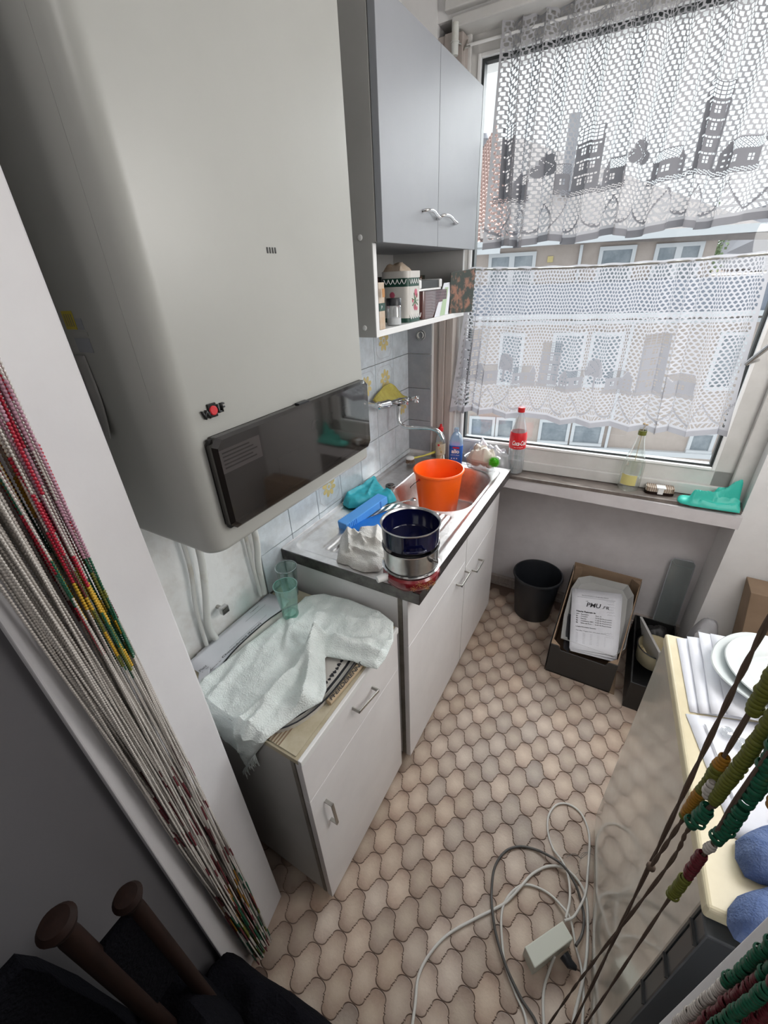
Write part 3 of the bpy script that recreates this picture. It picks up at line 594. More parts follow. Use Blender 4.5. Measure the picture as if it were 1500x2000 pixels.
for k, (x, y, h) in enumerate(((0.272, .664, .093), (0.235, .694, .088))):
    c = thing('spice_tube', ['slim silver spice tube with black cap right of the spice carton', 'slim silver spice tube half hidden behind the salt shaker'][k], 'spice jar', (x, y, SZ))
    MB().lathe([(0, 0), (.0125, .001), (.0125, h * .75), (0, h * .75)], (x, y, SZ), 24).build('tube', 'silver', c, smooth=True); MB().lathe([(.013, h * .75), (.013, h), (0, h)], (x, y, SZ), 24).build('cap', 'black_plastic', c, smooth=True)
    MB().lathe([(.0128, h * .3), (.0128, h * .45)], (x, y, SZ), 24).build('band', 'tea_green', c, smooth=True)
c = thing('salt_shaker', 'clear salt shaker with black lid, half full', 'shaker', (0.280, .728, SZ))
MB().lathe([(0, .001), (.0205, .001), (.0212, .006), (.0212, .048), (.019, .053)], (0.280, .728, SZ), 28).build('jar', 'clear', c, smooth=True)
MB().lathe([(0, .0022), (.0198, .0022), (.0198, .019), (0, .022)], (0.280, .728, SZ), 28).build('salt_filling', 'salt', c, smooth=True)
MB().lathe([(.0215, .052), (.0215, .069), (.0205, .0705), (0, .0705)], (0.280, .728, SZ), 28).build('lid', 'black_plastic', c, smooth=True)
c = thing('tea_tin', 'white floral tin with dark green garland bands and cream lid', 'tin', (0.24, .795, SZ))
def rrect(w, h, r, n=5, c=(0, 0)):
    o = []
    for (sx, sy, a0) in ((1, 1, 0), (-1, 1, PI / 2), (-1, -1, PI), (1, -1, 3 * PI / 2)):
        for k in range(n + 1):
            a = a0 + PI / 2 * k / n; o.append((c[0] + sx * (w / 2 - r) + r * math.cos(a), c[1] + sy * (h / 2 - r) + r * math.sin(a)))
    return o
def rr_prism(name, w, d, r, z0, z1, cx, cy, m, parent, **k):
    return MB().prism(rrect(w, d, r), (cx, cy, 0), (1, 0, 0), (0, 1, 0), (0, 0, 1), z0, z1).build(name, m, parent, **k)
rr_prism('body', .092, .088, .016, SZ, SZ + .123, .248, .838, 'tin_white', c, smooth=True)
rr_prism('lower_band', .0932, .0892, .016, SZ, SZ + .012, .248, .838, 'tea_green', c, smooth=True)
rr_prism('upper_band', .0932, .0892, .016, SZ + .097, SZ + .119, .248, .838, 'tea_green', c, smooth=True)
rr_prism('lid', .096, .092, .018, SZ + .1195, SZ + .137, .248, .838, 'tin_white', c, smooth=True)
gm = MB()
for k in range(5):
    y = .802 + k * .0152
    for zz, s in ((SZ + .116, -1), (SZ + .021, -1)):
        gm.tube([(.2952, y + .0152 * t, zz + s * .012 * math.sin(PI * t)) for t in (0, .2, .4, .6, .8, 1)], .0012, 5)
for k in range(5):
    x = .213 + k * .015; gm.tube([(x + .015 * t, .7932, SZ + .116 - .012 * math.sin(PI * t)) for t in (0, .25, .5, .75, 1)], .0012, 5)
gm.build('garland_print', 'label_white', c)['kind'] = 'stuff'
fm = MB(); lm = MB()
for (y, z, r) in ((.806, .080, .010), (.812, .072, .007), (.800, .040, .009), (.812, .036, .006), (.785, .058, .005)): fm.lathe([(r, 0), (0, .0006)], (.2946, y + .038, SZ + z), 9, axis=(1, 0, 0))
for a in range(7): lm.tube([(.2948, .838, SZ + .058), (.2948, .838 + .022 * math.cos(a * .95), SZ + .058 + .022 * math.sin(a * .95))], .0012, 4)
for (x, z, r) in ((.24, .075, .009), (.262, .05, .008), (.225, .045, .006)): fm.lathe([(r, 0), (0, .0006)], (x, .7936, SZ + z), 9, axis=(0, -1, 0))
fm.build('flower_print', 'floral_pink', c)['kind'] = 'stuff'; lm.build('leaf_print', 'floral_green', c)['kind'] = 'stuff'
heap('crumpled_packet', [(.19, .83), (.255, .825), (.26, .885), (.20, .895)], SZ + .137, 'carton', None, .022, .03, namp=.02, nfr=25, step=.006, seed=3)
tag(bpy.data.objects['crumpled_packet'], 'crumpled beige packet lying on top of the floral tin', 'packet')
c = thing('storage_tub', 'smoky reddish see-through plastic tub on the cabinet shelf', 'tub', (0.2, .98, SZ))
tb = MB(); o1 = rrect(.13, .20, .015); 
tb.prism(o1, (.235, .990, SZ), (1, 0, 0), (0, 1, 0), (0, 0, 1), .001, .080); tb.build('tub', 'tub_red', c, smooth=True)
MB().prism(rrect(.115, .09, .012), (.235, .935, SZ), (1, 0, 0), (0, 1, 0), (0, 0, 1), .003, .070).build('contents', 'red_enamel', c)
c = thing('slicer', 'black and white kitchen slicer lying on top of the reddish tub', 'slicer', (.23, .95, SZ + .081))
MB().box(.20, .865, SZ + .081, .292, 1.045, SZ + .087).build('frame', 'frame_white', c, bevel=.001); MB().box(.20, .865, SZ + .087, .296, .885, SZ + .112).build('end_block', 'frame_white', c, bevel=.004); MB().box(.20, 1.025, SZ + .087, .296, 1.045, SZ + .112).build('end_block', 'frame_white', c, bevel=.004)
MB().box(.205, .885, SZ + .088, .292, 1.025, SZ + .110).build('core', 'black', c)
c = thing('recipe_leaflet', 'pale green and white leaflet leaning in front of the tub', 'leaflet', (.31, 1.05, SZ))
MB().add([(.303, .965, SZ), (.303, 1.085, SZ), (.295, 1.130, SZ + .100), (.295, 1.062, SZ + .098)], [(0, 1, 2, 3)]).build('sheet', 'paper', c, solid=.001)
MB().add([(.3038, 1.01, SZ + .001), (.3038, 1.055, SZ + .001), (.2972, 1.098, SZ + .085), (.2972, 1.068, SZ + .085)], [(0, 1, 2, 3)]).build('green_stripe', 'floral_green', c)
M['pale_green'] = mat('pale_green_print', (0.42, 0.55, 0.36), .7); bpy.data.objects['green_stripe'].data.materials[0] = M['pale_green']
c = thing('floral_tray', 'dark floral board standing upright at the right end of the shelf', 'tray', (.25, 1.2, SZ))
MB().hexa([(.300, 1.11, SZ), (.338, 1.238, SZ - .004), (.334, 1.244, SZ - .004), (.296, 1.116, SZ)], [(.300, 1.11, SZ + .128), (.340, 1.252, SZ + .140), (.336, 1.258, SZ + .140), (.296, 1.116, SZ + .128)]).build('board', 'floral_dark', c, bevel=.001)
c = thing('floral_box', 'dark floral carton lying at the back of the cabinet shelf', 'box', (.1, 1.0, SZ)); MB().box(.03, .87, SZ + .0, .16, 1.2, SZ + .125).build('box', 'floral_dark', c, bevel=.001)
MB().box(.1602, .945, SZ + .0, .1606, .985, SZ + .1252).build('green_band', 'tea_green', c)
MB().box(.1602, 1.10, SZ + .0, .1606, 1.13, SZ + .1252).build('green_band', 'tea_green', c)

# ============================================================ OUTSIDE (opposite houses, about 12 m away)
PHI = R(12); FO = Vector((0.9218, 11.5511, 0)); FD = Vector((math.cos(PHI), math.sin(PHI), 0)); FN = Vector((-math.sin(PHI), math.cos(PHI), 0))
def FP(s, z, d=0.0): k = 1 + d / 12.0; return FO + FD * (s * k) + FN * d + Vector((0, 0, 1.644 + (z - 1.644) * k))
def fbox(mb, s0, s1, z0, z1, d0, d1, mi=0):
    mb.hexa([FO + FD * s0 + FN * d0 + Vector((0, 0, z0)), FO + FD * s1 + FN * d0 + Vector((0, 0, z0)), FO + FD * s1 + FN * d1 + Vector((0, 0, z0)), FO + FD * s0 + FN * d1 + Vector((0, 0, z0))],
            [FO + FD * s0 + FN * d0 + Vector((0, 0, z1)), FO + FD * s1 + FN * d0 + Vector((0, 0, z1)), FO + FD * s1 + FN * d1 + Vector((0, 0, z1)), FO + FD * s0 + FN * d1 + Vector((0, 0, z1))], mi); return mb
hs = thing('apartment_house', 'beige roughcast house across the street with grey-brown hipped roof', 'house', (0.9, 11.5, -9))
fbox(MB(), -3.95, .95, -9, 2.28, 0, 6).build('wall', 'render', hs); fbox(MB(), .95, 4.6, -9, 1.40, 0, 6).build('wall', 'render', hs)
def poly3(mb, pts): mb.add(pts, [tuple(range(len(pts)))]); return mb
def slab(mb, pts, th=0.12):
    n = len(pts); a = [Vector(p) for p in pts]; nn = (a[1] - a[0]).cross(a[2] - a[0]).normalized() * th; mb.add(a + [p + nn for p in a], [tuple(range(n)), tuple(range(n, 2 * n))[::-1]] + [(i, (i + 1) % n, n + (i + 1) % n, n + i) for i in range(n)]); return mb
slab(MB(), [FP(-3.9, 2.24, -.25), FP(2.0, 1.98, -.25), FP(0.4, 2.62, 1.4), FP(-2.5, 3.98, 4.0), FP(-3.45, 4.08, 4.0)]).build('roof', 'roof_grey', hs)
fbox(MB(), -3.95, 2.3, 2.12, 2.26, -.42, -.25).build('gutter', 'ext_white', hs)
fbox(MB(), -3.9, 4.4, 0.76, 1.38, -.5, 0).build('cladding_band', 'ext_band', hs)
fbox(MB(), -3.9, 4.4, 0.66, 0.76, -.56, 0).build('ledge', 'ext_white', hs); fbox(MB(), -3.9, 4.4, 0.50, 0.58, -.12, 0).build('ledge', 'ext_white', hs)
fbox(MB(), -4.2, 2.3, -2.62, -2.50, -.12, 0).build('ledge', 'ext_white', hs)
fbox(MB(), -0.30, -0.24, -9, 0.55, -.1, -.03).build('drain_pipe', 'ext_white', hs); fbox(MB(), -1.66, -1.60, 1.38, 2.1, -.1, -.03).build('drain_pipe', 'ext_white', hs)
fbox(MB(), -2.31, -2.19, 1.80, 1.92, -.03, 0).build('vent', 'floral_yellow', hs)
def fwin(s0, s1, z0, z1, n=1):
    fr = MB(); t = .075; fbox(fr, s0, s1, z1 - t, z1, -.06, 0); fbox(fr, s0, s1, z0, z0 + t, -.09, 0); fbox(fr, s0, s0 + t, z0 + t, z1 - t, -.06, 0); fbox(fr, s1 - t, s1, z0 + t, z1 - t, -.06, 0)
    for k in range(1, n): c = s0 + (s1 - s0) * k / n; fbox(fr, c - .06, c + .06, z0 + t, z1 - t, -.06, 0)
    w = fr.build('window_frame', 'ext_white', hs)
    for k in range(n):
        a = s0 + (s1 - s0) * k / n + .06; b = s0 + (s1 - s0) * (k + 1) / n - .06; fbox(MB(), a, b, z0 + t, z1 - t, -.02, .0 - .004).build('pane', 'ext_glass', w)
for a in [(-3.62, -2.56, .95, 2.03, 2), (-1.25, -.53, .95, 2.04, 1), (-.17, .72, .95, 2.03, 2), (-3.2, -2.6, -.95, .32, 1), (-1.95, -1.19, -.95, .32, 1), (-1.09, -.38, -.95, .32, 1), (1.5, 2.05, -.95, .30, 1), (-3.85, -3.14, -2.45, -1.83, 1), (-3.12, -2.6, -2.45, -1.83, 1), (-1.98, -1.2, -2.48, -1.83, 1), (-1.16, -.38, -2.48, -1.88, 1), (1.55, 2.1, -2.5, -1.95, 1)]: fwin(*a)
fbox(MB(), -2.20, -1.98, 1.0, 4.62, 1.2, 1.6).build('chimney', 'chimney', hs); 
# pantiled roof on the left with its chimneys
rh = thing('tiled_house', 'house with red pantiled roof and tall chimneys seen at the left window edge', 'house', (-4, 13, -9))
fbox(MB(), -9, -4.0, -9, 2.0, 2, 8).build('wall', 'render', rh)
RA, RB, RC, RD = FP(-4.6, 2.20, -.3), FP(-3.15, 2.26, -.3), FP(-3.2, 4.3, 2.6), FP(-3.78, 3.5, 2.6)
def rfn(a, b):
    p = RA.lerp(RB, a).lerp(RD.lerp(RC, a), b); n = (RB - RA).cross(RD - RA).normalized()
    return p + n * (.035 * abs(math.sin(a * 14 * PI)) + .05 * (1 - (b * 24) % 1.0))
ro = MB().grid(rfn, 84, 96).build('roof_tiles', 'roof_red', rh); ro['kind'] = 'stuff'
slab(MB(), [FP(-6.6, 2.15, 0), FP(-4.58, 2.2, -.32), FP(-3.76, 3.5, 2.6), FP(-6.5, 3.55, 2.6)]).build('roof', 'roof_slate', rh)
slab(MB(), [FP(-4.62, 2.2, -.34), FP(-4.5, 2.2, -.34), FP(-3.70, 3.52, 2.58), FP(-3.84, 3.52, 2.58)], .16).build('verge_board', 'ext_white', rh)
fbox(MB(), -5.4, -4.30, 3.0, 4.9, 3.0, 4.2).build('chimney', 'chimney', rh); fbox(MB(), -5.3, -4.62, 4.9, 5.0, 3.2, 4.0).build('chimney', 'ext_white', rh); fbox(MB(), -4.95, -4.85, 4.9, 5.45, 3.4, 3.5).build('flue_pipe', 'chimney', rh)
fbox(MB(), -4.15, -3.80, 3.3, 4.25, 2.7, 3.1).build('chimney', 'chimney', rh)
for s in (-4.25, -4.0): MB().lathe([(.09, 0), (.09, .12), (.12, .16), (.06, .28), (0, .3)], FO + FD * s + FN * 3.1 + Vector((0, 0, 4.62 if s < -4.1 else 4.3)), 12).build('chimney_cowl', 'chimney', rh, smooth=True)
fbox(MB(), -4.7, -3.35, 2.02, 2.16, -.42, -.28).build('gutter', 'ext_white', rh)
gh = thing('gable_house', 'grey slate gabled roof at the far right outside the window', 'house', (3, 14, -9))
fbox(MB(), 1.9, 4.2, 1.41, 1.7, 2.2, 6).build('wall', 'render', gh)
slab(MB(), [FP(0.95, 1.55, 1.8), FP(4.2, 1.2, 1.8), FP(4.2, 3.0, 3.0), FP(1.75, 2.45, 3.0)]).build('roof', 'roof_slate', gh)
slab(MB(), [FP(0.90, 1.55, 1.7), FP(1.02, 1.55, 1.7), FP(1.9, 2.5, 2.9), FP(1.72, 2.5, 2.9)], .1).build('verge_board', 'ext_white', gh)
tr = thing('tree', 'small green tree between the opposite house and the slate gable', 'tree', (2, 12.5, -9)); MB().tube([FP(1.04, 1.42, .8), FP(1.0, 1.6, .8)], .05, 8).build('trunk', 'wood_dark', tr)
cr = MB()
for k in range(900):
    v = Vector((random.gauss(0, .16), random.gauss(0, .2), random.gauss(0, .26))); p = FP(.93, 1.75, .8) + v; u = Vector([random.uniform(-1, 1) for _ in range(3)]).normalized() * .05; w = u.orthogonal().normalized() * .03
    cr.add([p - u, p + w, p + u, p - w], [(0, 1, 2, 3)])
cr.build('foliage', 'leaf', tr)['kind'] = 'stuff'

# ============================================================ LACE CURTAINS: knitted filet net, real holes
def lace_bitmap(nx, ny, seed, houses, border=34, base=58, top=4, openw=False):
    MK = np.zeros((ny, nx), bool)
    """True = thread; row 0 is the bottom hem"""
    j, i = np.mgrid[0:ny, 0:nx]; S = np.ones((ny, nx), bool)
    row = j // 5; ii = (i + (row % 2) * 3) % 6; jj = j % 5
    if openw: hole = (jj >= 1) & (ii >= 1) & (ii <= 4) & ~((jj == 1) & (ii == 1))
    else: hole = (jj >= 1) & (ii >= 1) & (ii <= 4) & ~(((jj == 1) | (jj == 4)) & ((ii == 1) | (ii == 4)))
    S &= ~hole
    # pointed scalloped border: solid outline, fan of slanting slits inside, plain hem band
    per = 44; x = ((i + 9) % per) / per; q = np.abs(2 * x - 1); sc = 17 + (base - 24) * q ** 2.0
    zone = j < sc; S[zone] = True; sl = np.where(x > .5, 1, -1)
    slit = (((i + (j * sl * .55).astype(int)) % 5) >= 2) & ((j % 10) >= 3)
    S &= ~(zone & (j > 11) & (j < sc - 3.2) & slit); S[:9] = True; MK[:9] = True
    MK |= (np.abs(j - sc) < 2.2)
    def pane(x0, y0, w=2, h=3):
        for a_ in (0, w + 1):
            for b_ in (0, h + 1): S[y0 + b_:y0 + b_ + h, x0 + a_:x0 + a_ + w] = False
    def foot(x0, x1, y0):
        S[y0 - 7:y0 - 6, x0:x1] = True; S[y0 - 6:y0 - 1, x0:x1] = ((i[y0 - 6:y0 - 1, x0:x1] + 2 * j[y0 - 6:y0 - 1, x0:x1]) % 5 < 3); S[y0 - 1:y0 + 1, x0:x1] = True; MK[y0 - 7:y0 + 1, x0:x1] = True
    def tower(x0, y0, w, fl):
        h = fl * 17 + 2; S[y0:y0 + h, x0:x0 + w] = True; MK[y0:y0 + h + 17, x0:x0 + w] = True
        for f in range(fl):
            for c in range(3): pane(x0 + 6 + c * 13, y0 + 6 + f * 17)
            S[y0 + f * 17 + 15:y0 + f * 17 + 17, x0 + 2:x0 + w - 2] &= (i[0, x0 + 2:x0 + w - 2] % 4 == 0)[None]
        k = slice(y0 + h, y0 + h + 17); m_ = slice(x0 + 2, x0 + w - 1); S[k, m_] = ((i[k, m_] - x0) % 5 == 0) | ((j[k, m_] - y0 - h) % 4 == 0)
        foot(x0 - 3, x0 + w + 2, y0)
    def house(x0, y0, w, flip):
        h = 17; S[y0:y0 + h, x0:x0 + w] = True; MK[y0:y0 + h, x0:x0 + w] = True
        for xx in ((x0 + 16, x0 + 29) if not flip else (x0 + 6, x0 + 18)): pane(xx, y0 + 5)
        g0 = x0 if not flip else x0 + w - 13
        for r in range(13):
            S[y0 + h + r, g0 + r // 2:g0 + 13 - r // 2] = True; MK[y0 + h + r, g0 + r // 2:g0 + 13 - r // 2] = True
            a_, b_ = (g0 + 14 - r // 2, x0 + w + 1 - r // 3) if not flip else (x0 - 1 + r // 3, g0 - 1 + r // 2)
            S[y0 + h + r, a_:b_] = ((i[0, a_:b_] + r) % 4 == 0) | ((i[0, a_:b_] - r) % 4 == 0) | (r in (0, 12)); MK[y0 + h + r, a_:b_] = True
        for k in range(3):
            for c in range(2): S[y0 + 3 + k * 6:y0 + 5 + k * 6, g0 + 3 + c * 5:g0 + 5 + c * 5] = False
        foot(x0 - 3, x0 + w + 2, y0)
    def tree(x0, y0):
        m = np.zeros_like(S)
        for (cx, cy, rx, ry) in ((0, 25, 9, 11), (-11, 21, 7, 8), (11, 21, 7, 8), (-6, 33, 7, 7), (7, 33, 7, 7), (0, 39, 6, 5)): m |= ((i - x0 - cx) / rx) ** 2 + ((j - y0 - cy) / ry) ** 2 < 1
        S[m] = True; MK[m] = True; S[m & ((((i - x0) + np.abs(j - y0 - 24)) % 13) < 1) & (j % 3 > 0)] = False; S[y0 - 6:y0 + 16, x0 - 1:x0 + 2] = True; MK[y0 - 6:y0 + 16, x0 - 1:x0 + 2] = True
    x = houses; k = 0
    while x < nx - 56:
        t = k % 4
        if t == 0: tower(x, base + 9, 42, 3 if k % 8 else 4); x += 45
        elif t == 1: house(x, base + 7, 44, False); x += 62
        elif t == 2: tree(x, base + 13); x += 24
        else: house(x, base + 8, 42, True); x += 48
        k += 1
    S[:, :3] = True; S[:, -3:] = True; S[-top:] = True
    return S, MK
def curtain(name, SM, cw, chh, posf, mname, parent):
    S, MK = SM
    ny, nx = S.shape; idx = -np.ones((ny + 1, nx + 1), int); mb = MB(); vs = []
    yy, xx = np.nonzero(S)
    need = np.zeros((ny + 1, nx + 1), bool); need[:-1, :-1] |= S; need[1:, :-1] |= S; need[:-1, 1:] |= S; need[1:, 1:] |= S
    jj, ii = np.nonzero(need); idx[jj, ii] = np.arange(len(jj)); P = posf(ii / nx, jj / ny)
    F = np.stack([idx[yy, xx], idx[yy, xx + 1], idx[yy + 1, xx + 1], idx[yy + 1, xx]], 1)
    me = bpy.data.meshes.new(name); me.vertices.add(len(P)); me.vertices.foreach_set('co', P.ravel())
    me.loops.add(F.size); me.loops.foreach_set('vertex_index', F.ravel().astype(np.int32)); me.polygons.add(len(F))
    me.polygons.foreach_set('loop_start', np.arange(0, F.size, 4, dtype=np.int32)); me.polygons.foreach_set('loop_total', np.full(len(F), 4, np.int32))
    me.polygons.foreach_set('use_smooth', np.ones(len(F), bool)); me.materials.append(M[mname]); me.materials.append(M[mname + '_dense']); me.polygons.foreach_set('material_index', MK[yy, xx].astype(np.int32)); me.update(); me.validate()
    ob = bpy.data.objects.new(name, me); COL.objects.link(ob); ob.parent = parent; return ob
def smooth_noise(u, seed, n):
    r = np.random.default_rng(seed); k = r.normal(size=n + 3); t = u * n; a = np.floor(t).astype(int); f = t - a; f = f * f * (3 - 2 * f); return k[a] * (1 - f) + k[a + 1] * f
# upper curtain: more cloth than width at the left, gathered on the rod
uc = thing('lace_curtain', 'upper lace curtain gathered on a rod, houses and trees knitted in, grey against the sky', 'curtain', (0.9, 1.42, 2.0), 'lace curtains')
def gath(u, w): return u + 0.0
def up_pos(u, v):
    # u along cloth, v 0 hem .. 1 top
    s = 0.338 + (1.46 - 0.338) * (0.28 * u ** 1.9 + 0.72 * u)
    ph = 2 * PI * (11 * u + .35 * np.sin(2 * PI * 1.7 * u) + .25 * smooth_noise(u, 5, 9))
    amp = (0.010 + 0.020 * (1 - u) ** 1.2) * (0.55 + .6 * (1 - v)) 
    x = s + amp * .85 * np.sin(2 * ph + .8) * .5 + 0.012 * (1 - v) * np.sin(ph * .5)
    y = 1.4621 + x * TA - 0.062 + amp * np.sin(ph) + .0015 * np.sin(40 * u * PI) * (v > .93)
    top = 2.335 + .006 * np.sin(38 * PI * u + 2 * np.sin(9 * u)); hem = 1.733 + .010 * u + .006 * np.sin(ph * .5) + .004 * smooth_noise(u, 8, 12)
    z = hem + (top - hem) * v
    pinch = np.exp(-((z - 2.305) / .010) ** 2); y = y * (1 - pinch) + (1.4621 + x * TA - 0.062 + .35 * amp * np.sin(ph) - .004) * pinch
    return np.stack([x - .9, y - 1.42, z - 2.0], 1)
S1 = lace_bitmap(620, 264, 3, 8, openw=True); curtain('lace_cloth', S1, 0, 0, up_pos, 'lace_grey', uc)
ro = thing('curtain_rod', 'thin white rod carrying the upper lace curtain, hooked at the left casing', 'curtain rod', (0.2, 1.40, 2.307))
MB().tube([(0.205, gy(.2, -.060), 2.306), (1.50, gy(1.5, -.060), 2.306)], .0042, 10).build('rod', 'frame_white', ro, smooth=True)
MB().tube(spline([(0.196, 1.352, 2.30), (0.205, 1.37, 2.30), (0.212, 1.39, 2.296), (0.222, 1.41, 2.303)]), .003, 8).tube([(0.215, 1.375, 2.285), (0.217, 1.40, 2.315)], .0022, 6).build('hook', 'nickel', ro, smooth=True)
MB().ball((0.207, gy(.2, -.060), 2.306), .0065, 10).build('end_knob', 'frame_white', ro, smooth=True)
lc = thing('lace_curtain', 'lower lace half-curtain on a rod across mid window, ending just above the sill', 'curtain', (0.7, 1.42, 1.66), 'lace curtains')
def lo_pos(u, v):
    s = 0.262 + (1.222 - 0.262) * (0.10 * u ** 1.6 + 0.90 * u) ; e = (1 - v)
    ph = 2 * PI * (8.5 * u + .5 * smooth_noise(u, 11, 7)); amp = (0.006 + 0.010 * np.abs(2 * u - 1) ** 1.5) * (0.5 + .9 * e)
    x = s + (s - .74) * .11 * e + amp * .7 * np.sin(2 * ph)
    # left edge wraps forward a little
    y = 1.4621 + x * TA - 0.060 + amp * np.sin(ph) - 0.05 * e * np.clip((.06 - u) / .06, 0, 1)
    top = 1.668 - .012 * np.sin(PI * u) + .0015 * np.sin(60 * u); hem = 1.088 - .012 * u - .012 * np.sin(PI * u) + .007 * np.sin(ph) * .8
    z = hem + (top - hem) * v
    return np.stack([x - .7, y - 1.42, z - 1.66], 1)
S2 = lace_bitmap(520, 252, 9, 4); curtain('lace_cloth', S2, 0, 0, lo_pos, 'lace', lc)
r2 = thing('curtain_rod', 'thin dark rod carrying the lower lace curtain across mid window', 'curtain rod', (0.7, 1.40, 1.655))
MB().tube([(x, gy(x, -.060), 1.660 - .012 * math.sin(PI * (x - .262) / .96)) for x in [0.262 + .96 * k / 12 for k in range(13)]], .0035, 8).build('rod', 'nickel', r2, smooth=True)

# ============================================================ SINK UNIT
sc = thing('sink_cabinet', 'white sink base cabinet with two doors under the steel sink top', 'cabinet', (0.24, 0.87, 0))
XF, YA, YB = 0.486, 0.383, 1.355
MB().box(0.012, YA + .002, 0.045, XF - .034, YA + .018, .818).build('side_panel', 'cab_low', sc, bevel=.001)
MB().box(0.012, YB - .018, 0.045, XF - .018, YB - .002, .818).build('side_panel', 'cab_low', sc, bevel=.001)
MB().box(XF - .034, YA + .002, .045, XF - .0185, YA + .018, .815).build('edge_strip', 'cab_edge', sc)
MB().box(0.012, YA + .018, 0.045, XF - .02, YB - .018, .061).build('bottom_panel', 'cab_low', sc); MB().box(0.012, YA + .018, .06, .018, YB - .018, .80).build('back_panel', 'cab_side', sc)
MB().box(0.04, YA + .002, 0.0, XF - .045, YB - .01, .045).build('plinth', 'cab_edge', sc)
MB().box(XF - .018, YA + .002, .625, XF, .902, .816).build('front_panel', 'cab_low', sc, bevel=.0012)
MB().box(XF - .018, .908, .590, XF, YB - .001, .816).build('front_panel', 'cab_low', sc, bevel=.0012)
def uhandle(mb, a, b, out, r=.0042):
    a, b = Vector(a), Vector(b); o = Vector(out); mb.tube([a, a + o * .8, a + o + (b - a).normalized() * .004, b + o - (b - a).normalized() * .004, b + o * .8, b], r, 8); return mb
def flat_handle(parent, a, b, out, w=.009, m='nickel'):
    a, b, o = Vector(a), Vector(b), Vector(out); t = (b - a).normalized(); n = t.cross(o).normalized() * w / 2; mb = MB(); e = o.normalized() * .0035
    for p, q in ((a, a + t * .004), (b - t * .004, b)): mb.hexa([p - n, q - n, q + n, p + n], [p - n + o, q - n + o, q + n + o, p + n + o])
    mb.hexa([a - n + o - e, b - n + o - e, b + n + o - e, a + n + o - e], [a - n + o, b - n + o, b + n + o, a + n + o]); return mb.build('handle', m, parent, bevel=.0006)
d1 = MB().box(XF - .018, YA + .002, .042, XF, .902, .6242).build('door', 'cab_low', sc, bevel=.0012); d2 = MB().box(XF - .018, .908, .042, XF, YB - .001, .5892).build('door', 'cab_low', sc, bevel=.0012)
flat_handle(d1, (XF, .800, .575), (XF, .900, .575), (.026, 0, 0)); flat_handle(d2, (XF, .992, .515), (XF, 1.085, .515), (.026, 0, 0))
MB().box(XF - .0175, .903, .05, XF - .004, .907, .81).build('edge_strip', 'cab_edge', sc)
# stainless top with bowl and drainer
st = thing('kitchen_sink', 'stainless steel sink top with drainboard ridges and round-cornered bowl', 'sink', (0.26, 0.87, 0.82))
def rr_sd(x, y, cx, cy, hx, hy, r): qx = abs(x - cx) - hx + r; qy = abs(y - cy) - hy + r; return math.hypot(max(qx, 0), max(qy, 0)) + min(max(qx, qy), 0) - r
def ss(a, b, t): t = min(max((t - a) / (b - a), 0), 1); return t * t * (3 - 2 * t)
def top_z(x, y):
    z = .860
    d = rr_sd(x, y, .263, .87, .235, .462, .05); z -= .005 * ss(0, -.012, d) 
    z += .004 * ss(.014, .007, x)
    if y < .88:
        rd = rr_sd(x, y, .285, .645, .165, .200, .03)
        if rd < 0: z += .0035 * ss(0, -.012, rd) * (0.5 + .5 * math.cos(2 * PI * (x - .12) / .0235)) * 1.6 - .003 * ss(0, -.01, rd)
    bd = rr_sd(x, y, .305, 1.075, .168, .215, .12)
    z -= .150 * ss(.006, -.045, bd) ** 0.8
    return z
nx_, ny_ = 150, 270
tg = MB().grid(lambda a, b: (.0095 + (.5263 - .0095) * a, .383 + (1.345 - .383) * b, top_z(.0095 + .5168 * a, .383 + .962 * b)), nx_, ny_); tg.build('basin', 'sink_steel', st, smooth=True)
MB().box(.5232, .383, .820, .5268, 1.345, .8598).build('front_edge', 'steel_dark', st, bevel=.001); MB().box(.0095, .3795, .820, .5268, .3832, .8598).build('side_edge', 'steel_dark', st, bevel=.001)
MB().box(.0095, .3832, .8195, .5232, .388, .8215).box(.500, .388, .8195, .5232, 1.345, .8215).build('underside_lip', 'steel_dark', st)
MB().lathe([(.0, .0), (.030, .0005), (.032, -.003)], (.305, 1.075, .7125), 28).build('drain_ring', 'chrome', st, smooth=True)
dk = MB().lathe([(.021, 0), (.021, .006), (.018, .009), (.010, .007), (.009, .013), (0, .014)], (.107, .968, .8555), 28); dk.build('drain_knob', 'steel_dark', st, smooth=True)

# ============================================================ THINGS ON THE SINK AND SILL
def pot(name, label, cat, c, z, r, h, m, rim='steel', wall=.0022, belly=0.0, floor_m=None):
    t = thing(name, label, cat, (c[0], c[1], z))
    pr = [(0, z), (r * .90, z), (r * .95, z + .004), (r * (.965 + belly), z + h * .45), (r * .97, z + h - .003)]
    ins = [(r * .97 - wall, z + h - .003), (r * .95 - wall, z + .01), (r * .88, z + .005), (0, z + .005)]
    MB().lathe(pr + ins, (c[0], c[1], 0), 56).build('body', m, t, smooth=True)
    MB().lathe([(r * .97, z + h - .005), (r * 1.015, z + h - .001), (r * 1.02, z + h + .0015), (r * .975, z + h + .001), (r * .965 - wall, z + h - .004)], (c[0], c[1], 0), 56).build('rim', rim, t, smooth=True)
    return t
def pot_handle(t, c, r, z, ang, w, m, thick=.0045, out=.022):
    ca = lambda a, rr, zz: (c[0] + rr * math.cos(a), c[1] + rr * math.sin(a), zz)
    da = w / r / 2
    MB().tube(spline([ca(ang - da, r * .96, z), ca(ang - da * .95, r + out * .8, z + .001), ca(ang - da * .5, r + out, z + .002), ca(ang + da * .5, r + out, z + .002), ca(ang + da * .95, r + out * .8, z + .001), ca(ang + da, r * .96, z)], 5), thick, 10).build('handle', m, t, smooth=True)
PC = (.471, .440); TC = math.atan2(-.449 - .44, .92 - .471)
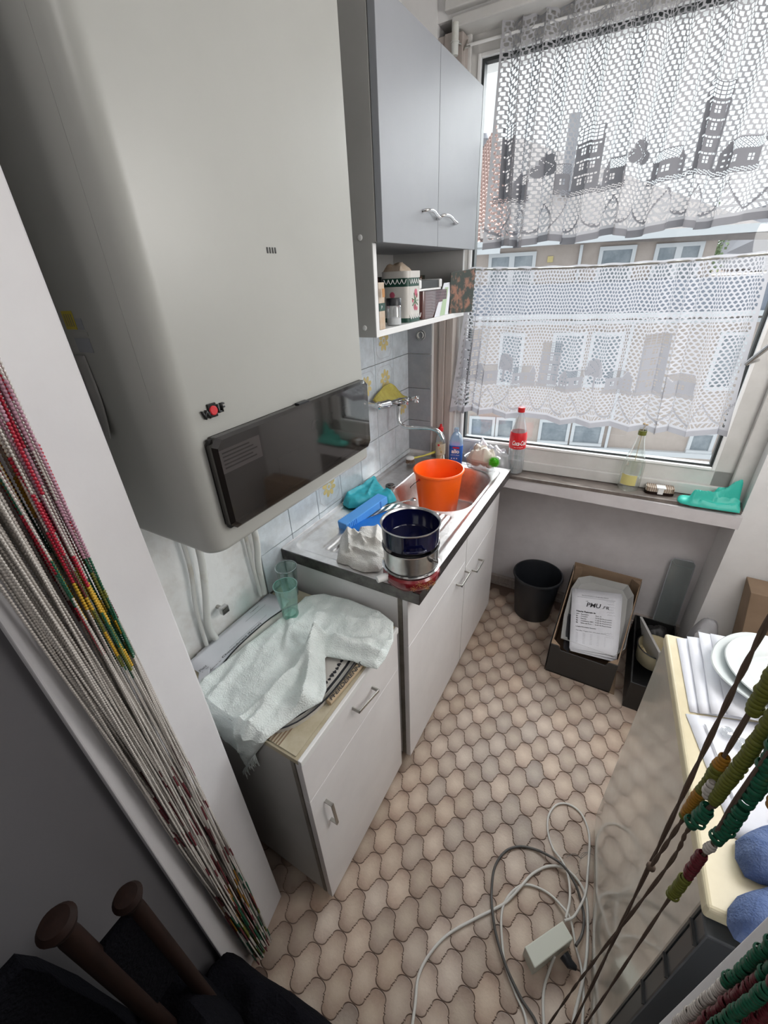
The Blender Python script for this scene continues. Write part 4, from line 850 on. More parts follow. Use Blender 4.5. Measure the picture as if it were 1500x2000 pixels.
# red enamel pot, bottom of the stack (standing on its rim side up)
RP = (.476, .432)
t = thing('red_pot', 'dark red enamel pot with gold flower print, bottom of the pot stack', 'pot', (RP[0], RP[1], .8605))
MB().lathe([(0, .8605), (.055, .8605), (.066, .866), (.078, .880), (.0835, .896), (.082, .908), (.076, .9135), (.072, .912), (.076, .898), (.060, .868), (0, .864)], (RP[0], RP[1], 0), 56).build('body', 'red_enamel', t, smooth=True)
hx = Vector((math.cos(TC - 1.05), math.sin(TC - 1.05), 0)); hp = Vector((RP[0], RP[1], .902)) + hx * .078
MB().tube([hp, hp + hx * .016 + Vector((0, 0, .002)), hp + hx * .034 + Vector((0, 0, .001))], [.0105, .0115, .010], 12).build('knob_handle', 'frame_white', t, smooth=True)['label'] = 'cream plastic side grip'
fm = MB()
for k, (a, z, r) in enumerate([(.10, .905, .012), (.22, .895, .010), (.34, .905, .013), (.45, .89, .009), (-.02, .893, .010), (.28, .885, .008)]):
    a0 = TC + .1 + a * 1.6; R0 = .0845
    for q in range(6):
        b0 = 2 * PI * q / 6 + k; pts = []
        for u in range(7):
            rr = r * u / 6; bb = b0 + .9 * u / 6; aa = a0 + rr * math.cos(bb) / R0; zz = z + rr * math.sin(bb); f = 1 - abs(zz - .885) * .25; pts.append((RP[0] + R0 * f * math.cos(aa), RP[1] + R0 * f * math.sin(aa), zz))
        fm.tube(pts, .0005, 4)
fm.build('gold_flower_print', 'gold', t)['kind'] = 'stuff'
t = pot('steel_pot', 'stainless steel saucepan in the middle of the pot stack', 'pot', PC, .917, .0815, .068, 'steel')
MB().lathe([(.060, .917), (.083, .9165), (.0845, .919), (.080, .9215)], (PC[0], PC[1], 0), 56).build('base_flange', 'chrome', t, smooth=True)
a0 = TC + 0.75; MB().tube([(PC[0] + .079 * math.cos(a0), PC[1] + .079 * math.sin(a0), .966), (PC[0] + .090 * math.cos(a0), PC[1] + .090 * math.sin(a0), .968)], .007, 10).tube([(PC[0] + .090 * math.cos(a0 - .06), PC[1] + .090 * math.sin(a0 - .06), .972), (PC[0] + .093 * math.cos(a0 + .12), PC[1] + .093 * math.sin(a0 + .12), .960)], .004, 8).build('handle_stub', 'steel_dark', t, smooth=True)
BP = (.469, .444)
t = pot('navy_pot', 'navy blue enamel pot with steel rim on top of the pot stack', 'pot', BP, .990, .084, .062, 'navy')
pot_handle(t, BP, .080, 1.008, TC + .12, .052, 'navy', .0042, .014)
# white rags
t = heap('kitchen_rag', [(0.225, 0.402), (0.16, 0.517), (0.147, 0.565), (0.165, 0.579), (0.198, 0.571), (0.186, 0.60), (0.205, 0.622), (0.254, 0.638), (0.318, 0.552), (0.335, 0.515), (0.36, 0.50), (0.372, 0.42), (0.332, 0.395), (0.29, 0.395), (0.266, 0.405), (0.25, 0.400)], .862, 'white_cloth', None, .018, .025,
         ridges=[(.17, .55, .25, .44, .010, .013), (.19, .56, .27, .50, .009, .010), (.19, .52, .32, .53, .010, .010), (.25, .62, .30, .52, .012, .010), (.24, .46, .34, .46, .010, .008)], namp=.007, nfr=16, step=.0035, seed=5, crease=.004)
tag(t, 'crumpled white cotton rag on the drainboard left of the pot stack', 'cloth')
# teal glove, blue ice packs
t = heap('rubber_cloth', [(0.012, 0.752), (0.012, 0.828), (0.018, 0.925), (0.038, 0.962), (0.075, 0.936), (0.130, 0.888), (0.152, 0.879), (0.165, 0.889), (0.20, 0.852), (0.185, 0.818), (0.146, 0.803), (0.117, 0.775), (0.095, 0.738), (0.061, 0.714), (0.023, 0.73)], .862, 'teal', None, .034, .035,
         ridges=[(.03, .76, .05, .94, .012, .015), (.10, .80, .06, .92, .01, .008), (.15, .86, .19, .84, .01, .008)], namp=.012, nfr=12, step=.004, seed=8)
tag(t, 'turquoise rubber cloth crumpled at the back of the drainboard', 'cloth')
def block(name, label, o, ux, uy, L, Wd, H, m, ribs=True, lift=0.0, tilt=0.0):
    t = thing(name, label, 'container', o); ux = Vector((*ux, tilt)).normalized(); uy = Vector((*uy, 0)).normalized(); uz = ux.cross(uy); o = Vector(o) + Vector((0, 0, lift))
    def bx(mb, a0, a1, b0, b1, c0, c1): return mb.hexa([o + ux * a + uy * b + uz * c0 for a, b in ((a0, b0), (a1, b0), (a1, b1), (a0, b1))], [o + ux * a + uy * b + uz * c1 for a, b in ((a0, b0), (a1, b0), (a1, b1), (a0, b1))])
    bx(MB(), 0, L, 0, Wd, 0, H).build('body', m, t, bevel=.003)
    bx(MB(), L * .80, L * .835, -.0006, Wd + .0006, .002, H + .0006).build('groove', 'mid_blue', t)
    if ribs:
        for k in range(6): bx(MB(), .006 + k * .0085, .0105 + k * .0085, -.0022, Wd + .0022, .001, H - .001).build('rib', m, t, bevel=.001)
        bx(MB(), L * .32, L * .80, .006, Wd - .006, H, H + .0008).build('label', 'label_pale', t, bevel=.001)
    return t
M['label_pale'] = mat('pale_blue_label', (.22, .45, .85), .45)
block('ice_pack', 'flat royal blue cool pack lying under the lighter one on the drainboard', (.130, .585, .8655), (.42, 1), (1, -.42), .19, .085, .018, 'mid_blue', False)
block('ice_pack', 'light blue ribbed cool pack with pale label leaning on the teal cloth', (.100, .585, .884), (.20, 1), (1, -.20), .225, .048, .032, 'light_blue', True, tilt=.10)
sp = thing('spoon', 'thin metal spoon lying between the blue pack and the bucket', 'spoon', (.20, .80, .868)); MB().tube([(.165, .735, .872), (.20, .80, .871), (.255, .868, .870)], [.0022, .002, .003], 8).ball((.262, .877, .870), .012, 12, (1, 1.3, .25)).build('spoon', 'chrome', sp, smooth=True)
sp = thing('whisk', 'thin steel utensil handle poking out beside the white rag', 'utensil', (.21, .76, .868)); MB().tube([(.185, .69, .871), (.215, .76, .870), (.27, .82, .868)], .0018, 6).build('wire', 'steel_dark', sp, smooth=True)
# orange bucket standing in the bowl
OB = Vector((.287, 1.073, .713)); t = thing('bucket', 'bright orange plastic bucket standing in the sink bowl', 'bucket', OB)
MB().lathe([(0, 0), (.078, 0), (.081, .004), (.101, .207), (.107, .209), (.109, .214), (.107, .219), (.102, .220), (.0985, .214), (.0775, .008), (0, .006)], OB, 64).build('body', 'orange', t, smooth=True)
MB().tube([OB + Vector(p) for p in ((-.050, -.088, .190), (-.066, -.100, .178), (-.082, -.105, .160), (-.088, -.095, .150))], .0016, 6).build('bail', 'black', t, smooth=True)
for s in (-1, 1): MB().ball(OB + Vector((s * .050, s * .089, .192)), .007, 10, (1, 1, .6)).build('bail_lug', 'red_cap', t, smooth=True)
# dish brush
t = thing('dish_brush', 'round dish brush with yellow handle at the back of the sink', 'brush', (.09, 1.23, .862))
MB().tube([(.085, 1.235, .885), (.125, 1.275, .889), (.165, 1.33, .897)], [.005, .004, .0065], 10).build('handle', 'bead_yellow', t, smooth=True)
M['lemon'] = mat('yellow_handle', (.62, .58, .10), .4); t.children[0].data.materials[0] = M['lemon']
MB().lathe([(.020, .018), (.020, .024), (.010, .030), (0, .031)], (.075, 1.225, .866), 24).build('head', 'frame_white', t, smooth=True)
br = MB()
for k in range(150):
    a, rr = random.uniform(0, 2 * PI), .019 * math.sqrt(random.random()); br.tube([(.075 + rr * math.cos(a), 1.225 + rr * math.sin(a), .886), (.075 + 1.25 * rr * math.cos(a), 1.225 + 1.25 * rr * math.sin(a), .863)], .0006, 4, cap=False)
br.build('bristles', 'cardboard', t)['kind'] = 'stuff'
# bottles
t = thing('dish_soap_bottle', 'slim clear washing-up bottle with red cap behind the tap spout', 'bottle', (.188, 1.326, .862))
MB().lathe([(0, 0), (.020, 0), (.023, .004), (.023, .090), (.019, .115), (.010, .135), (.009, .145)], (.188, 1.326, .862), 30).build('body', 'clear', t, smooth=True)
MB().lathe([(.0205, .002), (.0215, .080)], (.188, 1.326, .862), 30).build('soap', 'tub_yellow' if False else 'floral_yellow', t, smooth=True)
MB().lathe([(.012, .143), (.012, .160), (.006, .165), (.0055, .176), (0, .177)], (.188, 1.326, .862), 24).build('cap', 'red_cap', t, smooth=True)
MB().lathe([(.0236, .03), (.0236, .085)], (.188, 1.326, .862), 30).build('label', 'cream', t, smooth=True)
for k in range(3): MB().ball((.200 - .006 * k, 1.305 - .001 * k, .91 + .016 * k), .006, 8, (1, .25, 1)).build('fruit_print', 'label_red' if k == 2 else 'floral_yellow', t, smooth=True)
t = thing('detergent_bottle', 'pale blue detergent bottle with dark blue label beside the tap spout', 'bottle', (.268, 1.322, .862))
MB().prism(rrect(.062, .036, .014), (.268, 1.322, .862), (.97, .24, 0), (-.24, .97, 0), (0, 0, 1), 0, .062).build('lower_body', 'label_blue', t, smooth=True)
zz = [(1.0, .062), (1.0, .105), (.85, .125), (.5, .145), (.33, .150), (.33, .156)]; vs = []; fs = []
o2 = rrect(.062, .036, .014)
for s, z in zz: vs += [(.268 + (p[0] * .97 - p[1] * .24) * s, 1.322 + (p[0] * .24 + p[1] * .97) * s, .862 + z) for p in o2]
n = len(o2); fs = [(i * n + j, i * n + (j + 1) % n, (i + 1) * n + (j + 1) % n, (i + 1) * n + j) for i in range(len(zz) - 1) for j in range(n)]; MB().add(vs, fs + [tuple((len(zz) - 1) * n + j for j in range(n))]).build('upper_body', 'blue_liquid', t, smooth=True)
MB().lathe([(.011, .155), (.011, .168), (0, .168)], (.268, 1.322, .862), 20).build('cap', 'blue_liquid', t, smooth=True)
MB().prism(rrect(.0635, .0375, .014), (.268, 1.322, .862), (.97, .24, 0), (-.24, .97, 0), (0, 0, 1), .062, .088).build('label', 'label_blue', t, smooth=True)
ex = Vector((.97, .24, 0)); fo = Vector((.268, 1.322, .862)) + Vector((.24, -.97, 0)) * .0192
text('brand_lettering', 'alio', fo - ex * .018 + Vector((0, 0, .052)), ex, (0, 0, 1), h=.020, w=.036, m='label_white', parent=t, bold=.03)
MB().box(0, 0, 0, .030, .0004, .006, m=Matrix.Translation(fo - ex * .013 + Vector((0, 0, .076))) @ Matrix.Rotation(math.atan2(.24, .97), 4, 'Z')).build('red_stripe', 'label_red', t)
text('small_lettering', 'spülen & pflegen', fo - ex * .022 + Vector((0, 0, .040)), ex, (0, 0, 1), w=.042, m='label_white', parent=t)
for k in range(3): MB().lathe([(.003, 0), (.0022, .0004), (.0012, .0005)], fo + ex * (-.017 + .012 * k) + Vector((0, 0, .026)), 12, axis=(.24, -.97, 0)).build('symbol', 'label_white', t)
# tub with garlic and bags, green ball
t = thing('bulb_tub', 'clear plastic tub holding garlic bulbs in pale skins between sink and window', 'tub', (.405, 1.352, .862))
ob = rrect(.15, .085, .028)
def tubshell(z0, z1, k0, k1, c, a): 
    mb = MB(); n = len(ob); vs = []
    for z, k in ((z0, k0), (z1, k1), (z1 + .001, k1 * 1.05)): vs += [(c[0] + (p[0] * math.cos(a) - p[1] * math.sin(a)) * k, c[1] + (p[0] * math.sin(a) + p[1] * math.cos(a)) * k, z) for p in ob]
    mb.add(vs, [(i * n + j, i * n + (j + 1) % n, (i + 1) * n + (j + 1) % n, (i + 1) * n + j) for i in range(2) for j in range(n)] + [tuple(range(n))[::-1]]); return mb
tubshell(.864, .912, .86, 1.0, (.400, 1.310), -.12).build('tub', 'clear', t, smooth=True)
for k, (x, y, z, r) in enumerate([(.375, 1.30, .895, .027), (.415, 1.315, .893, .026), (.395, 1.325, .925, .030), (.345, 1.315, .893, .022), (.440, 1.298, .888, .019), (.37, 1.325, .945, .020)]):
    g = MB(); g.lathe([(0, -r * .8), (r * .6, -r * .75), (r, -r * .1), (r * .85, r * .5), (r * .3, r * .95), (r * .12, r * 1.4), (0, r * 1.45)], (x, y, z), 10, axis=(random.uniform(-.7, .7), random.uniform(-.7, .7), 1)); g = g.build('bulb', 'garlic', None, smooth=True, org=(x, y, z))
    tag(g, ['garlic bulb at the left front of the clear tub', 'garlic bulb in the middle of the clear tub, lower layer', 'large garlic bulb resting on the others near the tub centre', 'small garlic bulb at the far left end of the tub', 'smallest garlic bulb at the right end of the tub by the green ball', 'topmost garlic bulb of the heap in the clear tub'][k], 'bulb', 'bulbs in the tub')
t = heap('crumpled_cloth', [(.335, 1.30), (.36, 1.275), (.42, 1.27), (.455, 1.285), (.46, 1.325), (.42, 1.345), (.35, 1.342)], .900, 'garlic_cloth', None, .045, .03, namp=.03, nfr=22, step=.004, seed=91, crease=.014); tag(t, 'cream crumpled cloth heaped over the bulbs in the clear tub', 'cloth')
t = heap('plastic_bag', [(.33, 1.362), (.40, 1.365), (.47, 1.362), (.515, 1.37), (.51, 1.43), (.46, 1.455), (.36, 1.45), (.29, 1.43), (.30, 1.37)], .8255, 'bag', None, .075, .05, namp=.05, nfr=18, step=.005, seed=21, crease=.03)
tag(t, 'crumpled milky plastic bag behind the garlic tub', 'bag')
t = thing('scrub_ball', 'lime green bristle ball at the front of the garlic tub', 'scrubber', (.468, 1.272, .912))
g = MB(); GC = Vector((.470, 1.262, .918)); g.ball(GC, .015, 10)
for k in range(700):
    v = Vector([random.gauss(0, 1) for _ in range(3)]).normalized(); u = v.orthogonal().normalized() * .0007; w = v.cross(u); a = GC + v * .012; b = GC + v * random.uniform(.024, .029)
    g.add([a + u, a - u, b, a + w, a - w], [(0, 1, 2), (3, 4, 2)])
g.build('bristles', 'green_fuzz', t)['kind'] = 'stuff'
t = thing('soda_bottle', 'clear soda bottle with red cap and red label, standing on the sill', 'bottle', (.53, 1.405, .8245)); BC = (.53, 1.405, .8245)
MB().lathe([(0, .006), (.016, .002), (.026, 0), (.0345, .006), (.037, .016), (.037, .075), (.0345, .10), (.0365, .12), (.0365, .175), (.033, .205), (.021, .25), (.0135, .275), (.0125, .29)], BC, 44).build('body', 'clear', t, smooth=True)
MB().lathe([(0, .007), (.033, .008), (.0355, .016), (.0355, .070), (0, .071)], BC, 36).build('water', 'clear', t, smooth=True)
MB().lathe([(.0150, .286), (.0150, .304), (.013, .306), (0, .306)], BC, 32).build('cap', 'red_cap', t, smooth=True)
MB().lathe([(.0372, .125), (.0372, .178), (.0345, .198), (.0340, .199)], BC, 44).build('label', 'label_red', t, smooth=True)
def wraptext(s, cen, r, ang, z, h, span, m, parent, **k):
    o = text('lettering', s, (0, 0, 0), (1, 0, 0), (0, 1, 0), h=h, w=span * r if span else None, m=m, parent=None, off=0, **k); me = o.data; root = parent.location
    me2 = me; xs = [v.co.x for v in me.vertices]; mid = (max(xs) + min(xs)) / 2
    for v in me.vertices:
        a = ang + (v.co.x - mid) / r; v.co = Vector((cen[0] + r * math.cos(a), cen[1] + r * math.sin(a), z + v.co.y)) - root
    o.parent = parent; return o
ang = math.atan2(-.449 - 1.405, .92 - .53)
wraptext('Coca-Cola', BC, .0376, ang + .25, BC[2] + .143, .022, 1.75, 'label_white', t, shear=.35, bold=.02)
wraptext('das Original', BC, .0376, ang + .15, BC[2] + .131, .005, 1.1, 'label_white', t)
t = thing('water_bottle', 'empty clear glass bottle with yellow label and dried stem on the sill', 'bottle', (1.0, 1.425, .8245)); BC = (1.0, 1.43, .8245)
MB().lathe([(0, .006), (.034, .0), (.040, .006), (.0405, .012), (.0405, .105), (.038, .125), (.024, .175), (.0155, .215), (.0135, .235), (.0135, .262)], BC, 44).build('body', 'bottle_glass', t, smooth=True)
MB().lathe([(.0150, .236), (.0150, .253), (.013, .254)], BC, 28).build('neck_wrap', 'bead_olive', t, smooth=True)
lb2 = MB(); aa = math.atan2(-1.87, -.08)
for k in range(12):
    a = aa - .9 + 1.5 * k / 12; b = aa - .9 + 1.5 * (k + 1) / 12; lb2.add([(BC[0] + .041 * math.cos(q), BC[1] + .041 * math.sin(q), BC[2] + z) for q, z in ((a, .03), (b, .03), (b, .075), (a, .075))], [(0, 1, 2, 3)])
M['pale_yellow'] = mat('pale_yellow_label', (.62, .56, .22), .5); lb2.build('label', 'pale_yellow', t, smooth=True)
MB().tube([(1.0, 1.43, .95), (1.0, 1.428, 1.08), (1.006, 1.424, 1.105)], .0012, 6).ball((1.008, 1.423, 1.104), .006, 8, (1, .8, .6)).ball((.998, 1.425, 1.106), .005, 8).build('dried_stem', 'newsprint', t)
t = thing('nail_brush', 'beige nail brush with white clip lying on the sill beside the glass bottle', 'brush', (1.10, 1.42, .8245))
bm_ = MB(); mt = Matrix.Translation((1.112, 1.432, .8245)) @ Matrix.Rotation(.10, 4, 'Z')
MB().prism([(p[0], p[1]) for p in rrect(.105, .042, .018)], mt @ Vector((0, 0, 0)), mt.to_3x3() @ Vector((1, 0, 0)), mt.to_3x3() @ Vector((0, 1, 0)), (0, 0, 1), .0, .012).build('base', 'wood_dark', t, smooth=True)
MB().prism(rrect(.100, .040, .018), mt @ Vector((0, 0, .012)), mt.to_3x3() @ Vector((1, 0, 0)), mt.to_3x3() @ Vector((0, 1, 0)), (0, 0, 1), .0, .018).build('bristle_block', 'garlic', t, smooth=True)
for k in range(13): MB().box(-.046 + k * .0076, -.0205, .013, -.0435 + k * .0076, .0205, .0315, m=mt).build('bristle_row', 'cardboard', t)
MB().box(-.008, -.023, .004, .012, -.0195, .034, m=mt).box(-.014, -.024, .028, .018, .010, .0335, m=mt).build('clip', 'frame_white', t, bevel=.001)
t = heap('rubber_cloth', [(1.178, 1.415), (1.19, 1.42), (1.24, 1.435), (1.30, 1.455), (1.345, 1.462), (1.374, 1.46), (1.378, 1.40), (1.372, 1.366), (1.304, 1.362), (1.225, 1.358), (1.187, 1.366), (1.176, 1.385)], .8255, 'teal_green', None, .016, .02,
         ridges=[(1.22, 1.38, 1.36, 1.44, .012, .04), (1.30, 1.44, 1.37, 1.44, .018, .045), (1.25, 1.37, 1.36, 1.38, .008, .008), (1.30, 1.40, 1.37, 1.41, .009, .02)], namp=.008, nfr=14, step=.0045, seed=12)
tag(t, 'sea green rubber cloth lying at the right end of the sill', 'cloth')
# ---- tap with yellow cloth
t = thing('tap', 'old chrome wall-mounted tap with curved spout over the sink', 'tap', (.07, 1.11, 1.16))
MB().lathe([(.017, 0), (.017, .004), (.009, .010), (.008, .03)], (.0085, .962, 1.205), 24, axis=(1, 0, 0)).tube([(.03, .962, 1.205), (.062, .955, 1.207), (.07, .965, 1.203)], .008, 12).build('wall_flange', 'chrome', t, smooth=True)
MB().lathe([(.017, 0), (.017, .004), (.009, .010), (.008, .05), (.008, .065)], (.0085, 1.225, 1.165), 24, axis=(1, 0, 0)).build('wall_flange', 'chrome', t, smooth=True)
bd = MB(); A, B = Vector((.07, .948, 1.208)), Vector((.07, 1.245, 1.163))
bd.tube([A, A.lerp(B, .03), A.lerp(B, .05), A.lerp(B, .30), A.lerp(B, .32), A.lerp(B, .36), A.lerp(B, .58), A.lerp(B, .62), A.lerp(B, .80), A.lerp(B, 1.0)], [.010, .010, .0155, .0155, .0175, .013, .013, .016, .012, .012], 20); bd.build('mixer_body', 'chrome', t, smooth=True)
for (q, nm) in ((.66, 1), (1.0, 2)):
    c = A.lerp(B, q) + Vector((.018, 0, .004)); h = MB(); h.tube([A.lerp(B, q), c, c + Vector((.012, 0, .002))], [.009, .009, .012], 14)
    for k in range(4): a = PI / 2 * k + .5; h.tube([c + Vector((.012, 0, 0)), c + Vector((.014, .019 * math.cos(a), .019 * math.sin(a)))], [.006, .0045], 8)
    h.ball(c + Vector((.017, 0, .002)), .008, 12); h.build('cross_handle', 'chrome', t, smooth=True)
MB().tube(spline([(.075, 1.125, 1.165), (.074, 1.120, 1.125), (.084, 1.112, 1.092), (.115, 1.11, 1.079), (.17, 1.11, 1.082), (.232, 1.11, 1.087), (.268, 1.11, 1.077), (.288, 1.11, 1.048)], 6), .0088, 16).build('spout', 'chrome', t, smooth=True)
def ycl(a, b):
    y = .968 + .300 * a; lo = 1.214 - .050 * a; hi = lo + (.066 * min(a / .52, 1) ** .8 if a < .52 else .066 * (1 - ((a - .52) / .48)) ** 1.1) + .004
    z = lo + (hi - lo) * b
    return (.030 + .030 * (1 - b) ** 2 + .010 * math.sin(a * 9 + b * 2) * (b * (1 - b) * 2 + .2), y + .02 * b * (1 - a) + .006 * noise.noise((a * 5, b * 4, 3)), z + .004 * noise.noise((a * 7, b * 6, 9)) * (.3 + b))
cl = MB().grid(ycl, 30, 16).build('sponge_cloth', 'yellow_cloth', None, smooth=True, solid=.003); tag(cl, 'ochre yellow sponge cloth draped over the chrome tap', 'cloth')

# ============================================================ SMALL CABINET BY THE DOOR
KX, K0, K1, KZ = .466, -.100, .352, .731
t = thing('base_cabinet', 'narrow white base cabinet with drawer and door, nearest the doorway', 'cabinet', (.23, .125, 0))
MB().box(.02, K0, 0.045, KX - .030, K0 + .016, KZ - .016).build('side_panel', 'cab_side', t, bevel=.001); MB().box(.02, K1 - .016, .045, KX - .02, K1, KZ - .016).build('side_panel', 'cab_side', t, bevel=.001)
MB().box(KX - .030, K0 - .001, .045, KX - .0185, K0 + .016, KZ - .016).build('edge_strip', 'cab_edge', t)
MB().box(.015, K0 - .001, KZ - .016, KX - .006, K1 + .001, KZ).build('top_panel', 'cream', t, bevel=.001); MB().box(KX - .006, K0 - .001, KZ - .020, KX + .004, K1 + .001, KZ + .001).build('front_trim', 'frame_white', t, bevel=.002)
rb = MB()
MB().box(.02, K0 + .016, .045, KX - .02, K1 - .016, .061).build('bottom_panel', 'cab_side', t); MB().box(.02, K0 + .016, .06, .026, K1 - .016, KZ - .017).build('back_panel', 'cab_side', t)
MB().box(.04, K0 + .01, 0, KX - .05, K1 - .01, .045).build('plinth', 'cab_edge', t)
dr = MB().box(KX - .018, K0 + .001, .560, KX, K1 - .001, KZ - .022).build('drawer', 'cab_low', t, bevel=.0012)
dd = MB().box(KX - .018, K0 + .001, .030, KX, K1 - .001, .5592).build('door', 'cab_low', t, bevel=.0012)
flat_handle(dr, (KX, .098, .668), (KX, .197, .640), (.024, 0, 0)); flat_handle(dd, (KX, -.052, .490), (KX, -.046, .385), (.024, 0, 0))
# things lying on it
z = KZ + .0012
t = thing('ribbed_mat', 'cream ribbed mat on the front edge of the small cabinet', 'mat', (.40, 0, z)); MB().box(.335, -.095, z, .452, .19, z + .002).build('mat', 'cream', t)
for k in range(9): MB().box(.340 + k * .0075, -.094, z + .002, .3425 + k * .0075, .188, z + .0035).build('rib', 'cardboard', t)
t = thing('newspaper', 'rolled yellowed newspaper strip by the drawer edge of the small cabinet', 'newspaper', (.44, .11, z + .004))
MB().tube([(.442, .042, z + .012), (.452, .20, z + .012)], .0085, 14).build('roll', 'cardboard', t, smooth=True); t.children[0].data.materials[0] = M['newsprint']
text('headline', 'PFERDERENNEN', (.4485, .046, z + .0185), (.06, 1, .0), (-.75, .05, .66), w=.145, h=.010, m='ink', parent=t, off=.002, bold=.02)
t = thing('serving_tray', 'black-rimmed cream tray with floral border under the towel', 'tray', (.26, .12, z + .004))
def oval(k, n=48): return [(k[0] * math.copysign(abs(math.cos(2 * PI * i / n)) ** .75, math.cos(2 * PI * i / n)), k[1] * math.copysign(abs(math.sin(2 * PI * i / n)) ** .75, math.sin(2 * PI * i / n))) for i in range(n)]
TC_ = (.272, .115); 
def ovring(mb, ka, za, kb, zb): 
    a, b = oval(ka), oval(kb); n = len(a); mb.add([(TC_[0] + p[0], TC_[1] + p[1], za) for p in a] + [(TC_[0] + p[0], TC_[1] + p[1], zb) for p in b], [(i, (i + 1) % n, n + (i + 1) % n, n + i) for i in range(n)]); return mb
tz = z + .006
mb = MB(); mb.add([(TC_[0] + p[0], TC_[1] + p[1], tz) for p in oval((.150, .205))], [tuple(range(48))]); ovring(mb, (.150, .205), tz, (.165, .222), tz + .012); ovring(mb, (.165, .222), tz + .012, (.163, .220), tz - .004); mb.build('tray', 'tin_white', t, smooth=True)
ovring(MB(), (.1665, .2235), tz + .0128, (.162, .219), tz + .0122).build('rim', 'ink', t); ovring(MB(), (.147, .201), tz + .0008, (.140, .194), tz + .0008).build('rim_line', 'ink', t)
sc_ = MB(); 
for k in range(90): a = 2 * PI * k / 90; r_ = random.uniform(.6, 1.3); c = (TC_[0] + (.133 - .006 * r_) * math.cos(a), TC_[1] + (.187 - .006 * r_) * math.sin(a)); sc_.add([(c[0] + .0045 * r_ * (1 + .5 * math.cos(3 * q + k)) * math.cos(q), c[1] + .0055 * r_ * math.sin(q), tz + .0009) for q in [2 * PI * w / 9 for w in range(9)]], [tuple(range(9))])
sc_.build('scroll_print', 'ink', t)['kind'] = 'stuff'
fl_ = MB()
for k in range(9): a = 2 * PI * k / 9 + .4; c = (TC_[0] + .105 * math.cos(a), TC_[1] + .155 * math.sin(a)); fl_.add([(c[0] + .009 * (1 + .3 * math.cos(5 * q)) * math.cos(q), c[1] + .009 * math.sin(q), tz + .001) for q in [2 * PI * w / 12 for w in range(12)]], [tuple(range(12))])
fl_.build('flower_print', 'bead_ochre', t)['kind'] = 'stuff'
def sheet(name, label, cat, cs, m='paper', th=.0006, curl=0, group=None, n=8):
    c = [Vector(p) for p in cs]; t = thing(name, label, cat, (sum((p for p in c), Vector()) / 4), group)
    MB().grid(lambda a, b: c[0].lerp(c[1], a).lerp(c[3].lerp(c[2], a), b) + Vector((0, 0, curl * (abs(2 * a - 1) ** 2 * .5 + .3 * noise.noise((a * 3, b * 3, c[0].x * 9))))), n, n).build('sheet', m, t, smooth=True, solid=th); return t
e1 = sheet('envelope', 'lower grey-white envelope at the back of the small cabinet', 'envelope', [(.012, -.005, .7365), (.012, .290, .7365), (.100, .290, .7375), (.100, -.005, .7375)], 'paper', .002)
e0 = sheet('envelope', 'yellowed old envelope corner sticking out behind the letters by the door jamb', 'envelope', [(.03, -.08, .735), (.02, .05, .735), (.10, .05, .735), (.13, -.07, .735)], 'newsprint' if False else 'cream', .0015)
e2 = sheet('letter', 'printed white letter beside the tray with large heading, back of small cabinet', 'letter', [(.020, -.045, .7405), (.016, .270, .7405), (.112, .262, .7455), (.112, -.050, .7455)], 'paper', .0008, .002)
dx, dy = Vector((-.01, 1, 0)).normalized(), Vector((-1, 0, -.1)).normalized()
zl = .7480
text('heading', 'Chateaubriant (Dienst)', (.104, .015, zl), dx, dy, w=.150, h=.010, m='ink', parent=e2, bold=.015, off=.001)
text('heading', 'Rennen in', (.106, -.030, zl), dx, dy, w=.036, h=.005, m='ink', parent=e2, off=.001)
for k in range(4): text('line', ['PMU Rennplan', 'Start um 12.30', 'Vincennes', 'Platz'][k], (.108 - .008 * k, -.046 - .0 * k, zl), dx, dy, w=.022, m='ink', parent=e2, off=.001)
text('line', 'Lageplan', (.036, .185, zl - .004), dx, dy, w=.036, h=.006, m='ink', parent=e2, off=.001)
MB().box(.048, .150, .7445, .0485, .235, .7450).box(.088, .05, .7475, .0885, .20, .7480).build('rule', 'print_grey', e2)
MB().box(.070, .165, .7472, .098, .235, .7476).build('stamp_box', 'print_grey', e2) if False else None
e3 = sheet('letter', 'folded white letter bent up beside the door jamb, printed side down', 'letter', [(.12, -.092, .740), (.075, -.045, .742), (.105, -.030, .756), (.150, -.075, .756)], 'paper', .0008, .004)
# towel: body, folded arms and the part hanging over the side
def tz_map(x, y, h):
    if y < -.103: return (x, -.104 - h * .8 - .002, .752 - (-.103 - y))
    return (x, y, .752 + h)
tw = heap('towel', [(0.114, -0.064), (0.122, 0.005), (0.134, 0.109), (0.145, 0.228), (0.149, 0.315), (0.197, 0.355), (0.285, 0.368), (0.40, 0.366), (0.458, 0.345), (0.492, 0.282), (0.503, 0.215), (0.500, 0.178), (0.467, 0.170), (0.428, 0.170), (0.352, 0.149), (0.420, 0.064), (0.430, 0.032), (0.405, -0.016), (0.393, -0.054), (0.378, -0.104), (.345, -.160), (.300, -.235), (.268, -.300), (.262, -.262), (.255, -.235), (.212, -.215), (.165, -.165), (.125, -.11)], .752, 'towel', None, .007, .012,
          ridges=[(.300, .175, .415, -.02, .020, .034), (.315, .185, .33, -.10, .018, .020), (.305, .185, .495, .215, .020, .026), (.36, .20, .49, .265, .016, .014), (.30, .18, .30, .10, .016, .012), (.33, .05, .28, -.2, .014, .014), (.24, .26, .44, .33, .02, .006), (.17, .0, .20, -.18, .016, .010), (.16, .24, .24, .12, .014, .010)],
          namp=.009, nfr=16, step=.0042, seed=2, zmap=tz_map, crease=.005)
tag(tw, 'mint-white terry towel crumpled over the tray with frayed corner hanging down', 'towel')
fr = MB()
